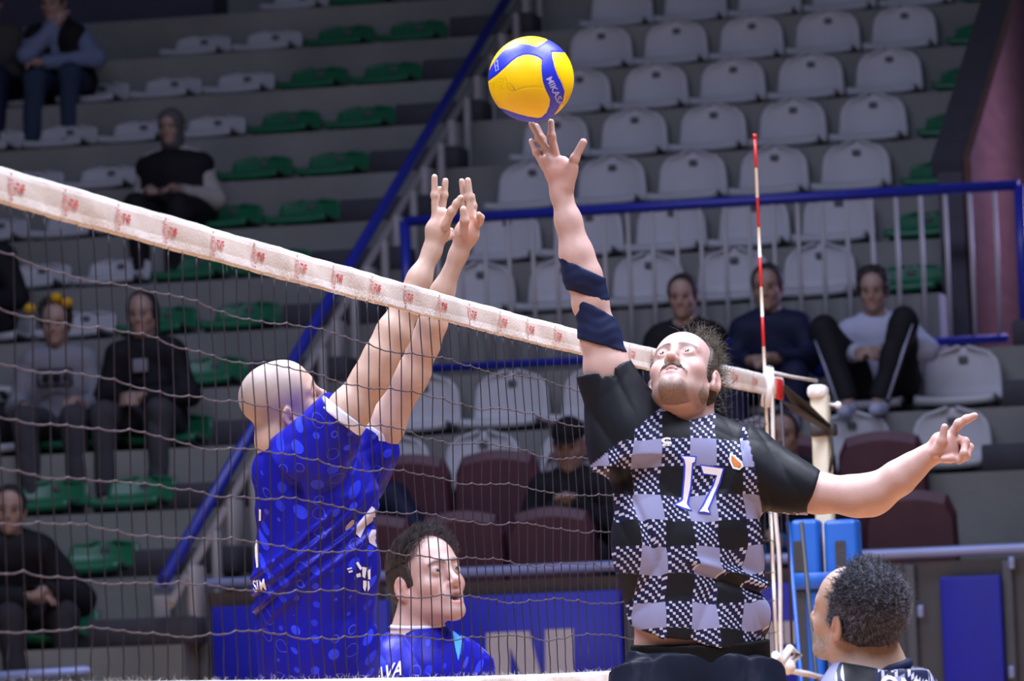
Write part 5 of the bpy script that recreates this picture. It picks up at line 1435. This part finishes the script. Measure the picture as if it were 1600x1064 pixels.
# woman in a headscarf
spectator('woman in a grey headscarf and black waistcoat with white sleeves, behind the net band', seatpt(288, 3, .02), -.05, .52, .10, -.01, C_CREAM, C_BLACK, C_SCARF, skin=(.33, .22, .18), hair='scarf', bulk=.9, head_s=.88,
          knees=[(-.15, .42, .02), (.12, .42, .0)], feet=[(-.10, .50, -.40), (.10, .50, -.42)],
          extras=lambda t, base, T, A, nk, hd, hC, Ah: solid('waistcoat', [cap(T(nk+[-.11, .02, -.09]), T((-.11, .07, .0)), .105, .14, .05), cap(T(nk+[.11, .02, -.09]), T((.11, .07, .0)), .105, .14, .05), cap(T(nk+[0, .0, -.11]), T((0, .06, .02)), .155, .17, .05), cap(T(nk+[-.17, .0, -.08]), T(nk+[.17, .0, -.08]), .085, .085, .03), cap(T((-.12, .1, .0)), T((-.15, .40, -.02)), .13, .10), cap(T((.12, .1, .0)), T((.12, .40, -.04)), .13, .10)], .010, C_BLACK, t, base), top_name='blouse')
# two sitting behind the net on the left
def exD(t, base, T, A, nk, hd, hC, Ah):
    for (x, z) in ((-.075, .105), (-.015, .135), (.135, .080)):
        b = MB(); b.ball(hC+Ah@np.array((x, .03, z)), (.036, .036, .030), 0, 10, 8); b.build('flower', C_YEL, t, None).location = -base
    b = MB(); f_ = A[:, 1]; c = T(nk*.6+np.array([0, .165, .02])); R_ = A
    for (dx, dz, wx, wz) in ((0, .045, .20, .012), (0, -.045, .20, .012), (-.095, 0, .012, .10), (.095, 0, .012, .10), (-.05, 0, .04, .05), (.01, 0, .045, .05), (.065, 0, .03, .05)): b.rbox(c+A@np.array([dx, 0, dz]), (wx, .012, wz), .003, n=1, R=R_)
    b.build('chest_print', C_BLACK, t, None).location = -base
    for q in (-1, 1): solid('knee_patch', [ell(T((q*.135, .47, .045)), (.052, .035, .045), A)], .008, M['skin'], t, base, color=lambda V: np.repeat(np.array([SKIN4]), len(V), 0))
spectator('curly-haired person in a grey printed jumper with yellow flowers, ripped dark jeans', seatpt(99, 7), .15, .59, .06, .0, C_GREY, C_CHARC, H_BLK, hair='curly', knees=[(-.135, .44, .03), (.135, .44, .03)], feet=[(-.10, .50, -.40), (.16, .48, -.40)],
          arms=[((-.24, .08, .10), (-.16, .32, .10)), ((.23, .10, .10), (.15, .32, .12))], extras=exD, top_name='jumper')
def exE(t, base, T, A, nk, hd, hC, Ah):
    b = MB(); b.rbox(T(nk*.62+np.array([0, .155, .04])), (.085, .012, .075), .01, R=A); b.build('chest_print', C_GREY, t, None).location = -base
spectator('long-haired person in a dark open jacket, hands clasped, behind the net', seatpt(242, 7), .0, .61, .10, .0, C_BLACK, C_CHARC, H_BLK, hair='long', arms=[((-.23, .14, .14), (-.06, .34, .13)), ((.24, .12, .14), (.04, .34, .13))], bulk=1.2, extras=exE,
          knees=[(-.15, .43, .04), (.17, .43, .04)], feet=[(-.14, .46, -.42), (.16, .46, -.42)])
# lower left and left edge
spectator('person in a black coat leaning forward in the bottom left corner', seatpt(30, 10), .55, .56, .18, -.06, C_BLACK, C_DTROU, H_BLK, arms=[((-.25, .22, .10), (-.02, .42, .10)), ((.28, .22, .08), (.06, .44, .12))], bulk=1.8, head_tilt=(-.3, -.1), knees=[(-.14, .42, .0), (.14, .42, .0)])
spectator('person in dark clothes cut off by the left edge, beside a low white seat', seatpt(-25, 5), .0, .60, .05, .0, C_BLACK, C_DTROU, H_BLK, bulk=1.6)
b = MB(); b.ball((0, 0, .13), (.13, .10, .13), 0, 16, 12); b.tube([(-.05, 0, .24), (-.03, 0, .31), (.03, 0, .31), (.05, 0, .24)], .012, 8)
q = seatpt(6, 7); o = b.build('backpack', C_BLACK, None, None); o.location = (q[0], yb(7)-.25, tread(7)+.07); tag(o, 'round black bag at the left edge beside the person in a grey jumper', 'bag')
# three young men on the white seats in front of the railing
def exK(t, base, T, A, nk, hd, hC, Ah):
    solid('hood', [cap(T(nk+[-.07, .03, .0]), T(nk+[.07, .03, .0]), .035, .035, .03), cap(T(nk+[-.09, -.04, .01]), T(nk+[.09, -.04, .01]), .045, .045, .03)], .008, C_CREAM, t, base)
spectator('young man in a black jacket with pale collar, leftmost of three by the railing', seatpt(1082, 7), .0, .54, .08, .0, C_BLACK, C_DTROU, H_BLK, bulk=1.0, head_s=.95, extras=exK, arms=[((-.21, .13, .14), (-.08, .34, .12)), ((.20, .15, .14), (.08, .34, .12))])
def exL(t, base, T, A, nk, hd, hC, Ah):
    for q in (-1, 1): solid('blue_panel', [cap(T(nk+[q*.165, .02, -.11]), T(np.array((q*.255, .12, nk[2]-.28))), .066, .062, .03)], .008, C_DBLUE, t, base)
spectator('young man in a navy and blue jacket sitting behind the antenna', seatpt(1218, 7), .0, .565, .08, -.01, C_DNAVY, C_DNAVY, H_BLK, bulk=1.1, extras=exL, arms=[((-.21, .14, .16), (-.07, .36, .15)), ((.21, .14, .16), (.05, .36, .16))], skin=(.33, .22, .18), knees=[(-.17, .42, .06), (.17, .42, .06)])
def exM(t, base, T, A, nk, hd, hC, Ah):
    for q, k_, a_ in ((-1, (-.26, .34, .30), (-.13, .46, -.10)), (1, (.17, .36, .32), (.04, .47, -.10))):
        k_ = np.array(k_); a_ = np.array(a_); d = np.array([q*.045, .045, 0])
        for e in (-.012, .014): b = MB(); b.tube([T(k_+d+[e*q, 0, 0]), T(a_+d*.8+[e*q, 0, 0])], .007, 6); b.build('trouser_stripe', C_LGREY, t, None).location = -base
    solid('hood', [cap(T(nk+[-.08, -.04, .01]), T(nk+[.08, -.04, .01]), .05, .05, .03)], .008, C_LGREY, t, base)
spectator('curly-haired young man in a white hoodie and black striped trousers, knees drawn up', seatpt(1385, 7), .0, .515, .06, -.02, C_LGREY, C_BLACK, H_BLK, hair='curly', head_s=.92, extras=exM, shoe=C_LGREY, feet=[(-.13, .46, -.10), (.04, .47, -.10)], knees=[(-.26, .34, .30), (.17, .36, .32)],
          arms=[((-.25, .12, .18), (-.07, .30, .17)), ((.25, .12, .18), (.02, .30, .17))], top_name='hoodie')
# maroon-chair spectators
def chairpt(px): y = 13.44; q = AY(px, 700, y); return np.array([q[0], y, 2.02])
def exI(t, base, T, A, nk, hd, hC, Ah):
    solid('red_collar', [cap(T(nk+[-.10, -.01, .02]), T(nk+[.10, -.01, .02]), .045, .05, .03), cap(T(nk+[-.04, .09, -.02]), T((-.02, .14, .12)), .04, .04, .03)], .008, C_RED, t, base)
spectator('spectator in a dark jacket with red collar leaning forward behind the raised arms', chairpt(628), -.35, .60, .16, -.10, C_DNAVY, C_BLACK, H_BLK, skin=(.33, .22, .18), bulk=1.5, extras=exI, head_tilt=(-.4, -.35), arms=[((-.22, .24, .12), (-.12, .34, .22)), ((.26, .18, .12), (.08, .38, .12))], knees=[(-.12, .27, .05), (.12, .27, .05)], feet=[(-.12, .24, -.44), (.12, .24, -.44)])
def exJ(t, base, T, A, nk, hd, hC, Ah):
    solid('hood', [cap(T(nk+[-.10, -.03, .03]), T(nk+[.10, -.03, .03]), .055, .055, .03)], .008, C_GREY, t, base)
spectator('man in a black cap and jacket with a grey hood, beside player 17', chairpt(901), .0, .62, .08, -.01, C_BLACK, C_DTROU, CAPM, hair='cap', bulk=1.5, extras=exJ, head_tilt=(0, -.3), arms=[((-.26, .14, .14), (-.05, .26, .30)), ((.26, .14, .14), (.04, .26, .30))], knees=[(-.12, .27, .05), (.12, .27, .05)], feet=[(-.12, .24, -.44), (.12, .24, -.44)], head_s=1.05)
spectator('spectator in dark clothes behind the strap at the far end of the net', chairpt(1243), .0, .62, .08, -.03, C_BLACK, C_CYANT, H_BLK, skin=(.33, .22, .18), bulk=1.3, knees=[(-.12, .27, .05), (.12, .27, .05)], feet=[(-.12, .24, -.44), (.12, .24, -.44)])
